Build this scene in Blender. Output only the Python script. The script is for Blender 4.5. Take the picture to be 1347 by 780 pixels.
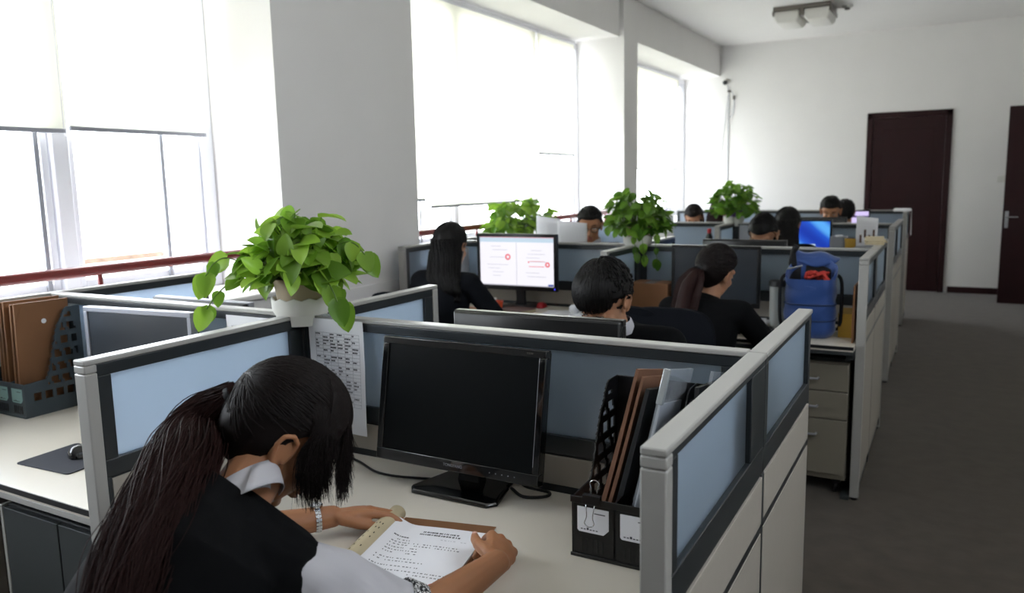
import bpy, math, random
import numpy as np
from mathutils import Vector, Matrix, Euler

# ------------------------------------------------------------------ clear
for o in list(bpy.data.objects):
    bpy.data.objects.remove(o)
sc = bpy.context.scene
COL = sc.collection
PI = math.pi
V = Vector

# ------------------------------------------------------------------ camera
CAM_YAW, CAM_PITCH, CAM_ROLL, F_PX = 29.2475, 8.3066, -1.1758, 1032.34
cam_d = bpy.data.cameras.new('camera')
cam_d.sensor_fit = 'HORIZONTAL'; cam_d.sensor_width = 36.0
cam_d.lens = 36.0 * F_PX / 1347.0
cam_d.clip_start = 0.05; cam_d.clip_end = 200
cam = bpy.data.objects.new('camera', cam_d); COL.objects.link(cam)
_y, _p, _r = (math.radians(a) for a in (CAM_YAW, CAM_PITCH, CAM_ROLL))
_f0 = V((-math.sin(_y), math.cos(_y), 0)); _r0 = V((math.cos(_y), math.sin(_y), 0)); _u0 = V((0, 0, 1))
_fw = math.cos(_p) * _f0 - math.sin(_p) * _u0
_up = math.cos(_p) * _u0 + math.sin(_p) * _f0
_rt = math.cos(_r) * _r0 + math.sin(_r) * _up
_uu = math.cos(_r) * _up - math.sin(_r) * _r0
_m = Matrix(((_rt.x, _uu.x, -_fw.x), (_rt.y, _uu.y, -_fw.y), (_rt.z, _uu.z, -_fw.z))).to_4x4()
_m.translation = V((0, 0, 1.6))
cam.matrix_world = _m
cam_d.dof.use_dof = True; cam_d.dof.focus_distance = 1.9; cam_d.dof.aperture_fstop = 4.0
sc.camera = cam

# ------------------------------------------------------------------ sky, light, exposure
SKY = 10.5
w = bpy.data.worlds.new('daylight'); sc.world = w; w.use_nodes = True
nt = w.node_tree; nt.nodes.clear()
_o = nt.nodes.new('ShaderNodeOutputWorld'); _b = nt.nodes.new('ShaderNodeBackground')
_tc = nt.nodes.new('ShaderNodeTexCoord'); _sx = nt.nodes.new('ShaderNodeSeparateXYZ')
_mr = nt.nodes.new('ShaderNodeMapRange'); _cr = nt.nodes.new('ShaderNodeValToRGB')
_mr.inputs[1].default_value = -0.25; _mr.inputs[2].default_value = 0.35
_cr.color_ramp.elements[0].color = (0.60, 0.62, 0.62, 1); _cr.color_ramp.elements[1].color = (0.85, 0.92, 1.0, 1)
nt.links.new(_tc.outputs['Generated'], _sx.inputs[0]); nt.links.new(_sx.outputs['Z'], _mr.inputs[0])
nt.links.new(_mr.outputs[0], _cr.inputs[0]); nt.links.new(_cr.outputs[0], _b.inputs[0])
_b.inputs[1].default_value = SKY
nt.links.new(_b.outputs[0], _o.inputs[0])
def sky_portal(y0, y1, z0, z1, x=-3.80, s=1):
    l = bpy.data.lights.new('window_daylight', 'AREA'); l.shape = 'RECTANGLE'
    l.size = y1 - y0; l.size_y = z1 - z0; l.cycles.is_portal = True
    o = bpy.data.objects.new('window_daylight', l); COL.objects.link(o)
    o.matrix_world = Matrix(((0, 0, -s, x), (-s, 0, 0, (y0 + y1) / 2), (0, 1, 0, (z0 + z1) / 2), (0, 0, 0, 1)))
sc.view_settings.view_transform = 'Standard'
sc.view_settings.look = 'None'
sc.view_settings.gamma = 1.0
sc.view_settings.use_curve_mapping = False
sc.view_settings.exposure = 0.54

# ------------------------------------------------------------------ materials
def lin(h):
    h = h.lstrip('#'); out = []
    for i in (0, 2, 4):
        c = int(h[i:i+2], 16) / 255
        out.append(c / 12.92 if c <= 0.04045 else ((c + 0.055) / 1.055) ** 2.4)
    return (*out, 1.0)
MATS = {}
def mat(name, col, rough=0.5, metal=0.0, spec=0.5, noise=0.0, nscale=60, bump=0.0, emit=None, estr=0, coat=0.0, sheen=0.0, sss=0.0):
    m = bpy.data.materials.new(name); m.use_nodes = True
    t = m.node_tree; b = t.nodes['Principled BSDF']
    c = lin(col)
    b.inputs['Base Color'].default_value = c
    b.inputs['Roughness'].default_value = rough
    b.inputs['Metallic'].default_value = metal
    b.inputs['Specular IOR Level'].default_value = spec
    b.inputs['Coat Weight'].default_value = coat
    b.inputs['Sheen Weight'].default_value = sheen
    if sss:
        b.inputs['Subsurface Weight'].default_value = sss
        b.inputs['Subsurface Radius'].default_value = (0.012, 0.005, 0.003)
        b.inputs['Subsurface Scale'].default_value = 1.0
    if emit:
        b.inputs['Emission Color'].default_value = lin(emit); b.inputs['Emission Strength'].default_value = estr
    if noise or bump:
        tc = t.nodes.new('ShaderNodeTexCoord'); n = t.nodes.new('ShaderNodeTexNoise')
        n.inputs['Scale'].default_value = nscale; n.inputs['Detail'].default_value = 4
        t.links.new(tc.outputs['Object'], n.inputs['Vector'])
        if noise:
            mx = t.nodes.new('ShaderNodeMix'); mx.data_type = 'RGBA'
            mx.inputs[6].default_value = tuple(max(0, x * (1 - noise)) for x in c[:3]) + (1,)
            mx.inputs[7].default_value = tuple(min(1, x * (1 + noise)) for x in c[:3]) + (1,)
            t.links.new(n.outputs['Fac'], mx.inputs[0]); t.links.new(mx.outputs[2], b.inputs['Base Color'])
        if bump:
            bp = t.nodes.new('ShaderNodeBump'); bp.inputs['Strength'].default_value = bump; bp.inputs['Distance'].default_value = 0.004
            t.links.new(n.outputs['Fac'], bp.inputs['Height']); t.links.new(bp.outputs[0], b.inputs['Normal'])
    MATS[name] = m
    return m
def mixmat(name, parts):
    """parts: list of (weight, node_type, color, roughness)"""
    m = bpy.data.materials.new(name); m.use_nodes = True
    t = m.node_tree; t.nodes.clear(); out = t.nodes.new('ShaderNodeOutputMaterial')
    prev = None; acc = 0
    for wgt, ty, c, r in parts:
        n = t.nodes.new(ty); n.inputs['Color'].default_value = lin(c)
        if 'Roughness' in n.inputs: n.inputs['Roughness'].default_value = r
        if 'IOR' in n.inputs: n.inputs['IOR'].default_value = 1.15
        acc += wgt
        if prev is None: prev = n
        else:
            mx = t.nodes.new('ShaderNodeMixShader'); mx.inputs[0].default_value = wgt / acc
            t.links.new(prev.outputs[0], mx.inputs[1]); t.links.new(n.outputs[0], mx.inputs[2]); prev = mx
    t.links.new(prev.outputs[0], out.inputs[0]); MATS[name] = m
    return m

wall_m = mat('wall_paint', 'E6E4E2', 0.85, spec=0.2, noise=0.03, nscale=3, bump=0.03)
ceil_m = mat('ceiling_paint', 'E9E7E5', 0.9, spec=0.2, noise=0.02, nscale=2)
floor_m = mat('carpet', '463E36', 0.95, spec=0.1, noise=0.35, nscale=9, bump=0.5, sheen=0.2)
_t = floor_m.node_tree
door_m = mat('door_wood', '260B0E', 0.5, spec=0.25, noise=0.25, nscale=6, coat=0.05)
rail_m = mat('red_wood', '6E1F1C', 0.35, noise=0.25, nscale=12, coat=0.2)
white_m = mat('window_frame_white', 'E6E6EC', 0.4)
rust_m = mat('rusty_ledge', 'BFA48E', 0.8, noise=0.4, nscale=25)
sill_m = mat('sill_stone', 'E2E0DC', 0.4)
blind_m = mixmat('roller_blind_cloth', [(0.78, 'ShaderNodeBsdfDiffuse', 'F0EFE2', 0), (0.22, 'ShaderNodeBsdfTranslucent', 'F4F3E2', 0)])
pane_m = mixmat('window_glass', [(0.93, 'ShaderNodeBsdfTransparent', 'FFFFFF', 0), (0.07, 'ShaderNodeBsdfGlossy', 'FFFFFF', 0.02)])
frost_m = mixmat('frosted_glass', [(0.46, 'ShaderNodeBsdfTranslucent', 'C0CBD6', 0), (0.32, 'ShaderNodeBsdfRefraction', 'C6D0DC', 0.36),
                                   (0.12, 'ShaderNodeBsdfDiffuse', '8A959E', 0), (0.10, 'ShaderNodeBsdfGlossy', 'FFFFFF', 0.28)])
clear_m = mixmat('clear_plastic', [(0.62, 'ShaderNodeBsdfTransparent', 'E8EDF2', 0), (0.22, 'ShaderNodeBsdfDiffuse', 'D5DAE0', 0), (0.16, 'ShaderNodeBsdfGlossy', 'FFFFFF', 0.12)])
cup_m = mixmat('milky_plastic', [(0.45, 'ShaderNodeBsdfTransparent', 'E8EDF2', 0), (0.4, 'ShaderNodeBsdfDiffuse', 'C9CCC9', 0), (0.15, 'ShaderNodeBsdfGlossy', 'FFFFFF', 0.12)])
alu_m = mat('light_grey_powder_coat', 'A09F9B', 0.28, metal=0.0, spec=0.6)
dark_m = mat('charcoal_frame', '24292C', 0.35, spec=0.5)
board_m = mat('panel_laminate', 'A09A90', 0.6, noise=0.03, nscale=30)
desk_m = mat('desk_laminate', 'D6CFC2', 0.30, noise=0.03, nscale=5)
edge_m = mat('black_edging', '101114', 0.4)
black_m = mat('black_plastic', '0E0F11', 0.28, spec=0.5)
gloss_m = mat('glossy_black', '08090A', 0.08, spec=0.5, coat=0.5)
mattk_m = mat('matte_black_plastic', '141517', 0.55)
screen_m = mat('screen_off', '0A0D0E', 0.3, spec=0.12)
screen2_m = mat('screen_off_grey', '2B3036', 0.25, spec=0.7)
silver_m = mat('silver_plastic', '9A9CA4', 0.35, metal=0.4)
chrome_m = mat('chrome', 'C9CCD0', 0.18, metal=1.0)
paper_m = mat('white_paper', 'E4E4E8', 0.8, spec=0.2)
paper2_m = mat('old_paper', 'B8AB8E', 0.85, spec=0.2, noise=0.08, nscale=20)
ink_m = mat('ink', '4C4C52', 0.9, spec=0.1)
inkd_m = mat('dark_ink', '1E1E22', 0.9, spec=0.1)
inkl_m = mat('pale_ink', '9C9CA4', 0.9, spec=0.1)
red_m = mat('red_ink', 'C23A3A', 0.8)
kraft_m = mat('kraft_paper', '7A5334', 0.75, noise=0.10, nscale=14, bump=0.05)
kraft2_m = mat('brown_folder', '74503A', 0.7, noise=0.15, nscale=14)
greybox_m = mat('slate_plastic', '3C474E', 0.45)
skin_m = mat('skin', 'A06F4F', 0.5, spec=0.35, noise=0.05, nscale=40, sss=0.15)
skin2_m = mat('skin_pale', 'A87B5F', 0.5, spec=0.35, noise=0.05, nscale=40, sss=0.15)
lip_m = mat('lips', '9A5A4C', 0.45)
nail_m = mat('nails', 'D8B0A0', 0.25)
hair_m = mat('black_hair', '090707', 0.55, spec=0.22)
hairb_m = mat('dark_brown_hair', '110A09', 0.55, spec=0.2)
hairr_m = mat('reddish_brown_hair', '241210', 0.6, spec=0.14)
suit_m = mat('black_suit_cloth', '090A0C', 0.9, spec=0.12, bump=0.06, nscale=220)
navy_m = mat('navy_suit_cloth', '0E1015', 0.9, spec=0.12, bump=0.06, nscale=220)
shirt_m = mat('white_shirt_cloth', 'B4B3B8', 0.8, spec=0.2, bump=0.05, nscale=120)
greysh_m = mat('grey_cloth', '6C6E74', 0.85, spec=0.2)
shoe_m = mat('black_leather', '0B0B0B', 0.35)
eyew_m = mat('eye_white', 'D8D4CE', 0.2)
eyeb_m = mat('eye_dark', '140C0A', 0.15)
chair_m = mat('chair_fabric', '101217', 0.95, spec=0.08, noise=0.2, nscale=180, bump=0.1)
terra_m = mat('pale_clay_pot', 'B9A890', 0.7, noise=0.1, nscale=12)
tray_m = mat('white_plastic_tray', 'D9D8D2', 0.4)
soil_m = mat('soil', '2A1E16', 0.95, noise=0.4, nscale=40, bump=0.6)
stem_m = mat('vine_stem', '5A7A2E', 0.6)
pad_m = mat('mouse_pad_rubber', '1C1F2B', 0.8)
blue_m = mat('blue_nylon', '163F80', 0.55, noise=0.12, nscale=10, bump=0.15, sheen=0.3)
blued_m = mat('dark_blue_nylon', '0F2A55', 0.55, bump=0.1, nscale=12)
strap_m = mat('black_webbing', '0E0F12', 0.75)
redc_m = mat('red_cloth', 'B8342A', 0.8, noise=0.2, nscale=30)
yellow_m = mat('mustard_card', 'A8842A', 0.7, noise=0.08, nscale=10)
orange_m = mat('orange_plastic', 'D9552C', 0.4)
redp_m = mat('red_plastic', 'A81C26', 0.3)
brownb_m = mat('brown_leather', '5A3E33', 0.5, noise=0.1, nscale=20)
bag_m = mat('grey_paper_bag', '8E9298', 0.7)
phone_m = mat('phone_plastic', 'D5D8DE', 0.35)
violet_m = mat('violet_pot', '7A4FA8', 0.4)
green_lbl = mat('teal_label', '86A8A4', 0.6)
cable_m = mat('black_cable', '0C0C0D', 0.5)
lampw_m = mat('lamp_diffuser', 'DAD8D2', 0.35)
lampd_m = mat('lamp_frame', '6E6862', 0.35, metal=0.5)
pedestal_m = mat('pedestal_laminate', '7F796C', 0.5, noise=0.02, nscale=8)
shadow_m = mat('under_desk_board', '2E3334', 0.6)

def leaf_mat(name, c1, c2):
    m = bpy.data.materials.new(name); m.use_nodes = True
    t = m.node_tree; b = t.nodes['Principled BSDF']; out = [n for n in t.nodes if n.type == 'OUTPUT_MATERIAL'][0]
    g = t.nodes.new('ShaderNodeNewGeometry'); r = t.nodes.new('ShaderNodeValToRGB')
    r.color_ramp.elements[0].color = lin(c1); r.color_ramp.elements[1].color = lin(c2)
    t.links.new(g.outputs['Random Per Island'], r.inputs[0]); t.links.new(r.outputs[0], b.inputs['Base Color'])
    b.inputs['Roughness'].default_value = 0.35
    tr = t.nodes.new('ShaderNodeBsdfTranslucent'); mx = t.nodes.new('ShaderNodeMixShader'); mx.inputs[0].default_value = 0.45
    t.links.new(r.outputs[0], tr.inputs[0]); t.links.new(b.outputs[0], mx.inputs[1]); t.links.new(tr.outputs[0], mx.inputs[2])
    t.links.new(mx.outputs[0], out.inputs[0]); return m
leaf_m = leaf_mat('pothos_leaf', '588424', 'A0C748')
leaf2_m = leaf_mat('dark_leaf', '44701F', '7EA83C')

def checker_mat(name, c1, c2, scale):
    m = bpy.data.materials.new(name); m.use_nodes = True
    t = m.node_tree; b = t.nodes['Principled BSDF']
    tc = t.nodes.new('ShaderNodeTexCoord'); k = t.nodes.new('ShaderNodeTexVoronoi'); k.inputs['Scale'].default_value = scale
    r = t.nodes.new('ShaderNodeValToRGB'); r.color_ramp.interpolation = 'CONSTANT'
    r.color_ramp.elements[0].color = lin(c2); r.color_ramp.elements[1].color = lin(c1); r.color_ramp.elements[1].position = 0.45
    t.links.new(tc.outputs['Object'], k.inputs['Vector']); t.links.new(k.outputs['Distance'], r.inputs[0]); t.links.new(r.outputs[0], b.inputs['Base Color'])
    b.inputs['Roughness'].default_value = 0.8
    return m
trim_m = checker_mat('black_white_trim', '0E0E10', 'DADADA', 230)

def wallpaper_screen():
    """the blue desktop: ramps of blue crossed by pale sweeping bands, on a lit screen"""
    m = bpy.data.materials.new('blue_desktop'); m.use_nodes = True
    t = m.node_tree; b = t.nodes['Principled BSDF']
    tc = t.nodes.new('ShaderNodeTexCoord'); wv = t.nodes.new('ShaderNodeTexWave'); wv.inputs['Scale'].default_value = 1.6
    wv.inputs['Distortion'].default_value = 3.0; wv.inputs['Detail'].default_value = 0; wv.bands_direction = 'DIAGONAL'
    r = t.nodes.new('ShaderNodeValToRGB')
    r.color_ramp.elements[0].color = lin('1436A8'); r.color_ramp.elements[1].color = lin('58A8F0'); r.color_ramp.elements[1].position = 0.96
    e = r.color_ramp.elements.new(0.6); e.color = lin('2257C8')
    t.links.new(tc.outputs['Object'], wv.inputs['Vector']); t.links.new(wv.outputs['Fac'], r.inputs[0])
    b.inputs['Base Color'].default_value = (0, 0, 0, 1)
    t.links.new(r.outputs[0], b.inputs['Emission Color']); b.inputs['Emission Strength'].default_value = 0.75
    return m
desktop_m = wallpaper_screen()
doc_m = mat('lit_document_page', '000000', 0.4, emit='E4E2EA', estr=0.85)
docbar_m = mat('lit_toolbar', '000000', 0.4, emit='B9CDDC', estr=0.8)
docred_m = mat('lit_red_seal', '000000', 0.4, emit='E0606A', estr=0.8)
docgrey_m = mat('lit_grey_line', '000000', 0.4, emit='A8A6B0', estr=0.7)
docblue_m = mat('lit_blue_icon', '000000', 0.4, emit='3A4FA0', estr=0.7)
lilac_m = mat('lit_lilac_window', '000000', 0.4, emit='CFC0EE', estr=0.8)
lilacd_m = mat('lit_violet_bar', '000000', 0.4, emit='5A4A80', estr=0.6)
led_m = mat('blue_led', '000000', 0.4, emit='4040FF', estr=1.5)

# ------------------------------------------------------------------ mesh helper
def frame(fwd, up=(0, 0, 1)):
    """3x3 whose columns are right, forward, up"""
    f = V(fwd).normalized(); r = f.cross(V(up)).normalized(); u = r.cross(f).normalized()
    return Matrix(((r.x, f.x, u.x), (r.y, f.y, u.y), (r.z, f.z, u.z)))
I3 = Matrix.Identity(3)
class MB:
    def __init__(s): s.v = []; s.f = []; s.m = []
    def add(s, vs, fs, mi=0):
        n = len(s.v); s.v += [tuple(v) for v in vs]
        s.f += [tuple(i + n for i in f) for f in fs]; s.m += [mi] * len(fs); return s
    def box(s, c, d, R=None, mi=0):
        c = V(c); R = R or I3
        vs = [c + R @ V((x * d[0] / 2, y * d[1] / 2, z * d[2] / 2)) for x in (-1, 1) for y in (-1, 1) for z in (-1, 1)]
        return s.add(vs, [(0, 1, 3, 2), (4, 6, 7, 5), (0, 4, 5, 1), (2, 3, 7, 6), (0, 2, 6, 4), (1, 5, 7, 3)], mi)
    def bb(s, x0, x1, y0, y1, z0, z1, mi=0):
        return s.box(((x0 + x1) / 2, (y0 + y1) / 2, (z0 + z1) / 2), (x1 - x0, y1 - y0, z1 - z0), None, mi)
    def rings(s, rings, caps=True, mi=0, closed=True):
        n = len(rings[0]); vs = [p for r in rings for p in r]; fs = []
        for i in range(len(rings) - 1):
            for j in range(n if closed else n - 1):
                k = (j + 1) % n
                fs.append((i * n + j, i * n + k, (i + 1) * n + k, (i + 1) * n + j))
        if caps: fs.append(tuple(range(n - 1, -1, -1))); fs.append(tuple((len(rings) - 1) * n + j for j in range(n)))
        return s.add(vs, fs, mi)
    def tube(s, pts, r, n=8, mi=0, caps=True):
        pts = [V(p) for p in pts]; rs = r if isinstance(r, (list, tuple)) else [r] * len(pts)
        rings = []; nrm = None
        for i, p in enumerate(pts):
            t = (pts[min(i + 1, len(pts) - 1)] - pts[max(i - 1, 0)])
            if t.length < 1e-9: t = V((0, 0, 1))
            t.normalize()
            if nrm is None: nrm = t.orthogonal().normalized()
            else:
                nrm = nrm - t * nrm.dot(t)
                nrm = nrm.normalized() if nrm.length > 1e-6 else t.orthogonal().normalized()
            b = t.cross(nrm)
            rings.append([p + rs[i] * (math.cos(2 * PI * k / n) * nrm + math.sin(2 * PI * k / n) * b) for k in range(n)])
        return s.rings(rings, caps, mi)
    def lathe(s, prof, c=(0, 0, 0), n=32, R=None, mi=0, caps=True):
        R = R or I3; c = V(c)
        return s.rings([[c + R @ V((r * math.cos(2 * PI * k / n), r * math.sin(2 * PI * k / n), z)) for k in range(n)] for r, z in prof], caps, mi)
    def ell(s, c, r, R=None, n=20, m=12, mi=0, fn=None):
        R = R or I3; c = V(c); rings = []
        for i in range(1, m):
            th = -PI / 2 + PI * i / m; ring = []
            for k in range(n):
                d = V((math.cos(th) * math.cos(2 * PI * k / n), math.cos(th) * math.sin(2 * PI * k / n), math.sin(th)))
                q = fn(d) if fn else 1.0
                ring.append(c + R @ V((d.x * r[0] * q, d.y * r[1] * q, d.z * r[2] * q)))
            rings.append(ring)
        q0 = fn(V((0, 0, -1))) if fn else 1; q1 = fn(V((0, 0, 1))) if fn else 1
        vs = [p for g in rings for p in g] + [c + R @ V((0, 0, -r[2] * q0)), c + R @ V((0, 0, r[2] * q1))]
        fs = []; L = len(rings)
        for i in range(L - 1):
            for j in range(n):
                k = (j + 1) % n; fs.append((i * n + j, i * n + k, (i + 1) * n + k, (i + 1) * n + j))
        for j in range(n):
            k = (j + 1) % n; fs.append((L * n, k, j)); fs.append((L * n + 1, (L - 1) * n + j, (L - 1) * n + k))
        return s.add(vs, fs, mi)
    def cap(s, p0, r0, p1, r1, n=14, mi=0):
        p0 = V(p0); p1 = V(p1); d = p1 - p0; L = d.length
        if L < 1e-6: return s.ell(p0, (r0,) * 3, n=n, m=8, mi=mi)
        d.normalize(); pts = []; rs = []
        for a in (-0.97, -0.8, -0.5, -0.2): pts.append(p0 + d * (r0 * a)); rs.append(r0 * math.sqrt(1 - a * a))
        pts.append(p0); rs.append(r0); pts.append(p1); rs.append(r1)
        for a in (0.2, 0.5, 0.8, 0.97): pts.append(p1 + d * (r1 * a)); rs.append(r1 * math.sqrt(1 - a * a))
        nrm = d.orthogonal().normalized(); b = d.cross(nrm)
        return s.rings([[p + r * (math.cos(2 * PI * k / n) * nrm + math.sin(2 * PI * k / n) * b) for k in range(n)] for p, r in zip(pts, rs)], True, mi)
    def chain(s, pts, rs, n=14):
        for i in range(len(pts) - 1): s.cap(pts[i], rs[i], pts[i + 1], rs[i + 1], n)
        return s
    def grid(s, fn, nu, nv, mi=0, thick=0.0):
        vs = [V(fn(i / nu, j / nv)) for i in range(nu + 1) for j in range(nv + 1)]
        fs = [(i * (nv + 1) + j, (i + 1) * (nv + 1) + j, (i + 1) * (nv + 1) + j + 1, i * (nv + 1) + j + 1) for i in range(nu) for j in range(nv)]
        return s.add(vs, fs, mi)
    def prism(s, poly, t0, t1, fn, mi=0):
        """poly: 2d outline; fn(a,b,t) -> 3d"""
        n = len(poly)
        return s.rings([[V(fn(a, b, t0)) for a, b in poly], [V(fn(a, b, t1)) for a, b in poly]], True, mi)
    def shift(s, d):
        s.v = [(x + d[0], y + d[1], z + d[2]) for x, y, z in s.v]; return s
    def build(s, name, mats, parent=None, smooth=None, bevel=0.0, solid=0.0, seg=2, fix=True):
        me = bpy.data.meshes.new(name); me.from_pydata(s.v, [], s.f); me.update()
        if not isinstance(mats, (list, tuple)): mats = [mats]
        for m in mats: me.materials.append(m)
        if len(mats) > 1: me.polygons.foreach_set('material_index', s.m)
        if fix:
            import bmesh
            bm = bmesh.new(); bm.from_mesh(me); bmesh.ops.recalc_face_normals(bm, faces=bm.faces); bm.to_mesh(me); bm.free()
        o = bpy.data.objects.new(name, me); COL.objects.link(o)
        if parent: o.parent = parent
        if solid:
            md = o.modifiers.new('thickness', 'SOLIDIFY'); md.thickness = solid; md.offset = 0
        if bevel:
            md = o.modifiers.new('bevel', 'BEVEL'); md.width = bevel; md.segments = seg; md.limit_method = 'ANGLE'; md.angle_limit = math.radians(40)
        if smooth is not None: shade(o, smooth)
        elif bevel: shade(o, 35)
        return o
def shade(o, ang=180):
    me = o.data
    me.polygons.foreach_set('use_smooth', [True] * len(me.polygons))
    if ang < 179:
        try: me.set_sharp_from_angle(angle=math.radians(ang))
        except Exception: pass
def remeshed(mb, name, m, parent, voxel=0.005, smooth=4, fac=0.5):
    """voxel union of the shapes in mb, baked to a plain mesh"""
    o = mb.build(name + '_src', m, None)
    r = o.modifiers.new('r', 'REMESH'); r.mode = 'VOXEL'; r.voxel_size = voxel; r.adaptivity = 0; r.use_smooth_shade = True
    s = o.modifiers.new('s', 'SMOOTH'); s.iterations = smooth; s.factor = fac
    dg = bpy.context.evaluated_depsgraph_get(); dg.update()
    me = bpy.data.meshes.new_from_object(o.evaluated_get(dg)); me.name = name
    old = o.data; bpy.data.objects.remove(o); bpy.data.meshes.remove(old)
    me.materials.clear(); me.materials.append(m)
    me.polygons.foreach_set('use_smooth', [True] * len(me.polygons))
    q = bpy.data.objects.new(name, me); COL.objects.link(q)
    if parent: q.parent = parent
    return q
def tag(o, label=None, cat=None, group=None, kind=None):
    if label: o['label'] = label
    if cat: o['category'] = cat
    if group: o['group'] = group
    if kind: o['kind'] = kind
    return o
def thing(name, label, cat, loc=(0, 0, 0), rz=0.0, group=None):
    o = bpy.data.objects.new(name, None); COL.objects.link(o); o.empty_display_size = 0.05
    o.location = loc; o.rotation_euler = (0, 0, rz); return tag(o, label, cat, group)
def struct(o): return tag(o, kind='structure')
def copy_tree(o, parent=None):
    c = o.copy(); COL.objects.link(c)
    if parent: c.parent = parent
    for ch in list(o.children): copy_tree(ch, c)
    return c
RND = random.Random(7)
# ================================================================== THE ROOM
XW, XG, YF, XR, YB, ZC = -3.15, -3.70, 12.05, 1.45, -5.2, 3.52     # wall face, glass, far wall, right wall, back wall, ceiling
HEAD, SILL = 3.09, 1.02
b = MB(); b.bb(-4.0, XR + 0.15, YB - 0.15, YF + 0.15, -0.1, 0); struct(b.build('floor', floor_m))
b = MB(); b.bb(-4.0, XR + 0.15, YB - 0.15, YF + 0.15, ZC, ZC + 0.12); struct(b.build('ceiling', ceil_m))
WIN = [(-0.60, 3.115), (4.354, 8.11), (8.51, YF)]
b = MB()
b.bb(-3.95, XW, YB, YF, 0, SILL); b.bb(-3.95, XW, YB, 8.05, HEAD, ZC); b.bb(-3.95, XW + 0.035, 8.09, YF, HEAD, ZC)
for (a, c) in ((YB, -0.60), (3.115, 4.354)): b.bb(-3.95, XW, a, c, SILL, HEAD)
b.bb(-3.95, XW + 0.035, 8.10, 8.51, 0, HEAD)
b.bb(-3.95, XW + 0.035, 8.51, YF, 0, SILL)
struct(b.build('wall_left', wall_m))
b = MB(); b.bb(-4.0, XR + 0.15, YF, YF + 0.15, 0, ZC); struct(b.build('wall_far', wall_m))
b = MB(); b.bb(-4.0, XR + 0.15, YB - 0.15, YB, 0, ZC); struct(b.build('wall_back', wall_m))
RW = (0.4, 2.7, 2.60, 3.35)                                        # unseen high window band, added in the right wall to brighten pier and desks
b = MB(); b.bb(XR, XR + 0.15, YB, RW[0], 0, ZC); b.bb(XR, XR + 0.15, RW[1], YF, 0, ZC); b.bb(XR, XR + 0.15, RW[0], RW[1], 0, RW[2]); b.bb(XR, XR + 0.15, RW[0], RW[1], RW[3], ZC); struct(b.build('wall_right', wall_m))
root = bpy.data.objects.new('window_4', None); COL.objects.link(root); root.location = (XR + 0.08, RW[0], RW[2]); struct(root)
f = MB(); L, H_ = RW[1] - RW[0], RW[3] - RW[2]
for y0_, y1_ in ((0, 0.06), (L / 2 - 0.03, L / 2 + 0.03), (L - 0.06, L)): f.bb(-0.04, 0.04, y0_, y1_, 0, H_)
for y0_, y1_ in ((0.06, L / 2 - 0.03), (L / 2 + 0.03, L - 0.06)): f.bb(-0.04, 0.04, y0_, y1_, 0, 0.06); f.bb(-0.04, 0.04, y0_, y1_, H_ - 0.06, H_)
f.build('window_frame', white_m, root, bevel=0.005)
for y0_, y1_ in ((0.06, L / 2 - 0.03), (L / 2 + 0.03, L - 0.06)):
    g = MB(); g.bb(-0.004, 0.004, y0_, y1_, 0.06, H_ - 0.06); g.build('pane', pane_m, root)
sky_portal(RW[0], RW[1], RW[2], RW[3], XR + 0.2, -1)  # portal for the added fill window
b = MB(); b.bb(0.0, XR, YF - 0.018, YF, 0, 0.085); struct(b.build('baseboard_far', door_m, bevel=0.004))
b = MB(); b.bb(XR - 0.018, XR, 3.0, 11.1, 0, 0.085); struct(b.build('baseboard_right', door_m, bevel=0.004))
# cable trunking along the pier below the windows
b = MB(); b.bb(XW, XW + 0.012, 3.12, 4.35, 0.0, 0.985); struct(b.build('trim_1', wall_m, bevel=0.004))
# inner sills
for i, (a, c) in enumerate(WIN):
    x1 = XW + (0.035 if i == 2 else 0) + 0.03
    b = MB(); b.bb(XG - 0.02, x1, a + 0.002, c - 0.002, SILL, SILL + 0.03); struct(b.build('trim_%d' % (i + 2), sill_m, bevel=0.008))

def window(n, y0, y1, mull, sash, bottom=1.10):
    """white frame with mullions, sashes and panes; y positions of the uprights"""
    top = HEAD - 0.02
    root = bpy.data.objects.new('window_%d' % n, None); COL.objects.link(root); root.location = (XG, y0, SILL); struct(root)
    f = MB(); x0, x1 = -0.03, 0.05; L = y1 - y0; H = top - SILL
    f.bb(x0, x1, 0.002, 0.07, 0.03, H); f.bb(x0, x1, L - 0.07, L - 0.002, 0.03, H)
    f.bb(x0, x1, 0.0702, L - 0.0702, H - 0.07, H); f.bb(x0, x1, 0.0702, L - 0.0702, 0.03, 0.11)
    for m in mull: f.bb(x0, x1, m - y0 - 0.04, m - y0 + 0.04, 0.1102, H - 0.0702)
    f.build('window_frame', white_m, root, bevel=0.006)
    edges = [y0 + 0.03] + list(mull) + [y1 - 0.03]
    for i in range(len(edges) - 1):
        a, c = edges[i] - y0 + 0.045, edges[i + 1] - y0 - 0.045
        s = MB(); w_ = 0.035
        s.bb(-0.02, 0.02, a, a + w_, 0.113, H - 0.073); s.bb(-0.02, 0.02, c - w_, c, 0.113, H - 0.073)
        s.bb(-0.02, 0.02, a + w_, c - w_, 0.113, 0.113 + w_); s.bb(-0.02, 0.02, a + w_, c - w_, H - 0.073 - w_, H - 0.073)
        s.build('sash', white_m, root, bevel=0.004)
        g = MB(); g.bb(-0.004, 0.004, a + w_, c - w_, 0.113 + w_, H - 0.073 - w_); g.build('pane', pane_m, root)
    for m in sash:
        s = MB(); s.bb(0.02, 0.036, m - y0 - 0.012, m - y0 + 0.012, 0.115, H - 0.08); s.build('glazing_bar', silver_m, root, bevel=0.003)
    return root
window(1, WIN[0][0], WIN[0][1], [0.65, 2.235], [2.13, 2.79])
window(2, WIN[1][0], WIN[1][1], [5.60, 7.02], [5.10, 7.40, 7.66])
window(3, WIN[2][0], WIN[2][1], [9.75, 11.56], [11.25])
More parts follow.
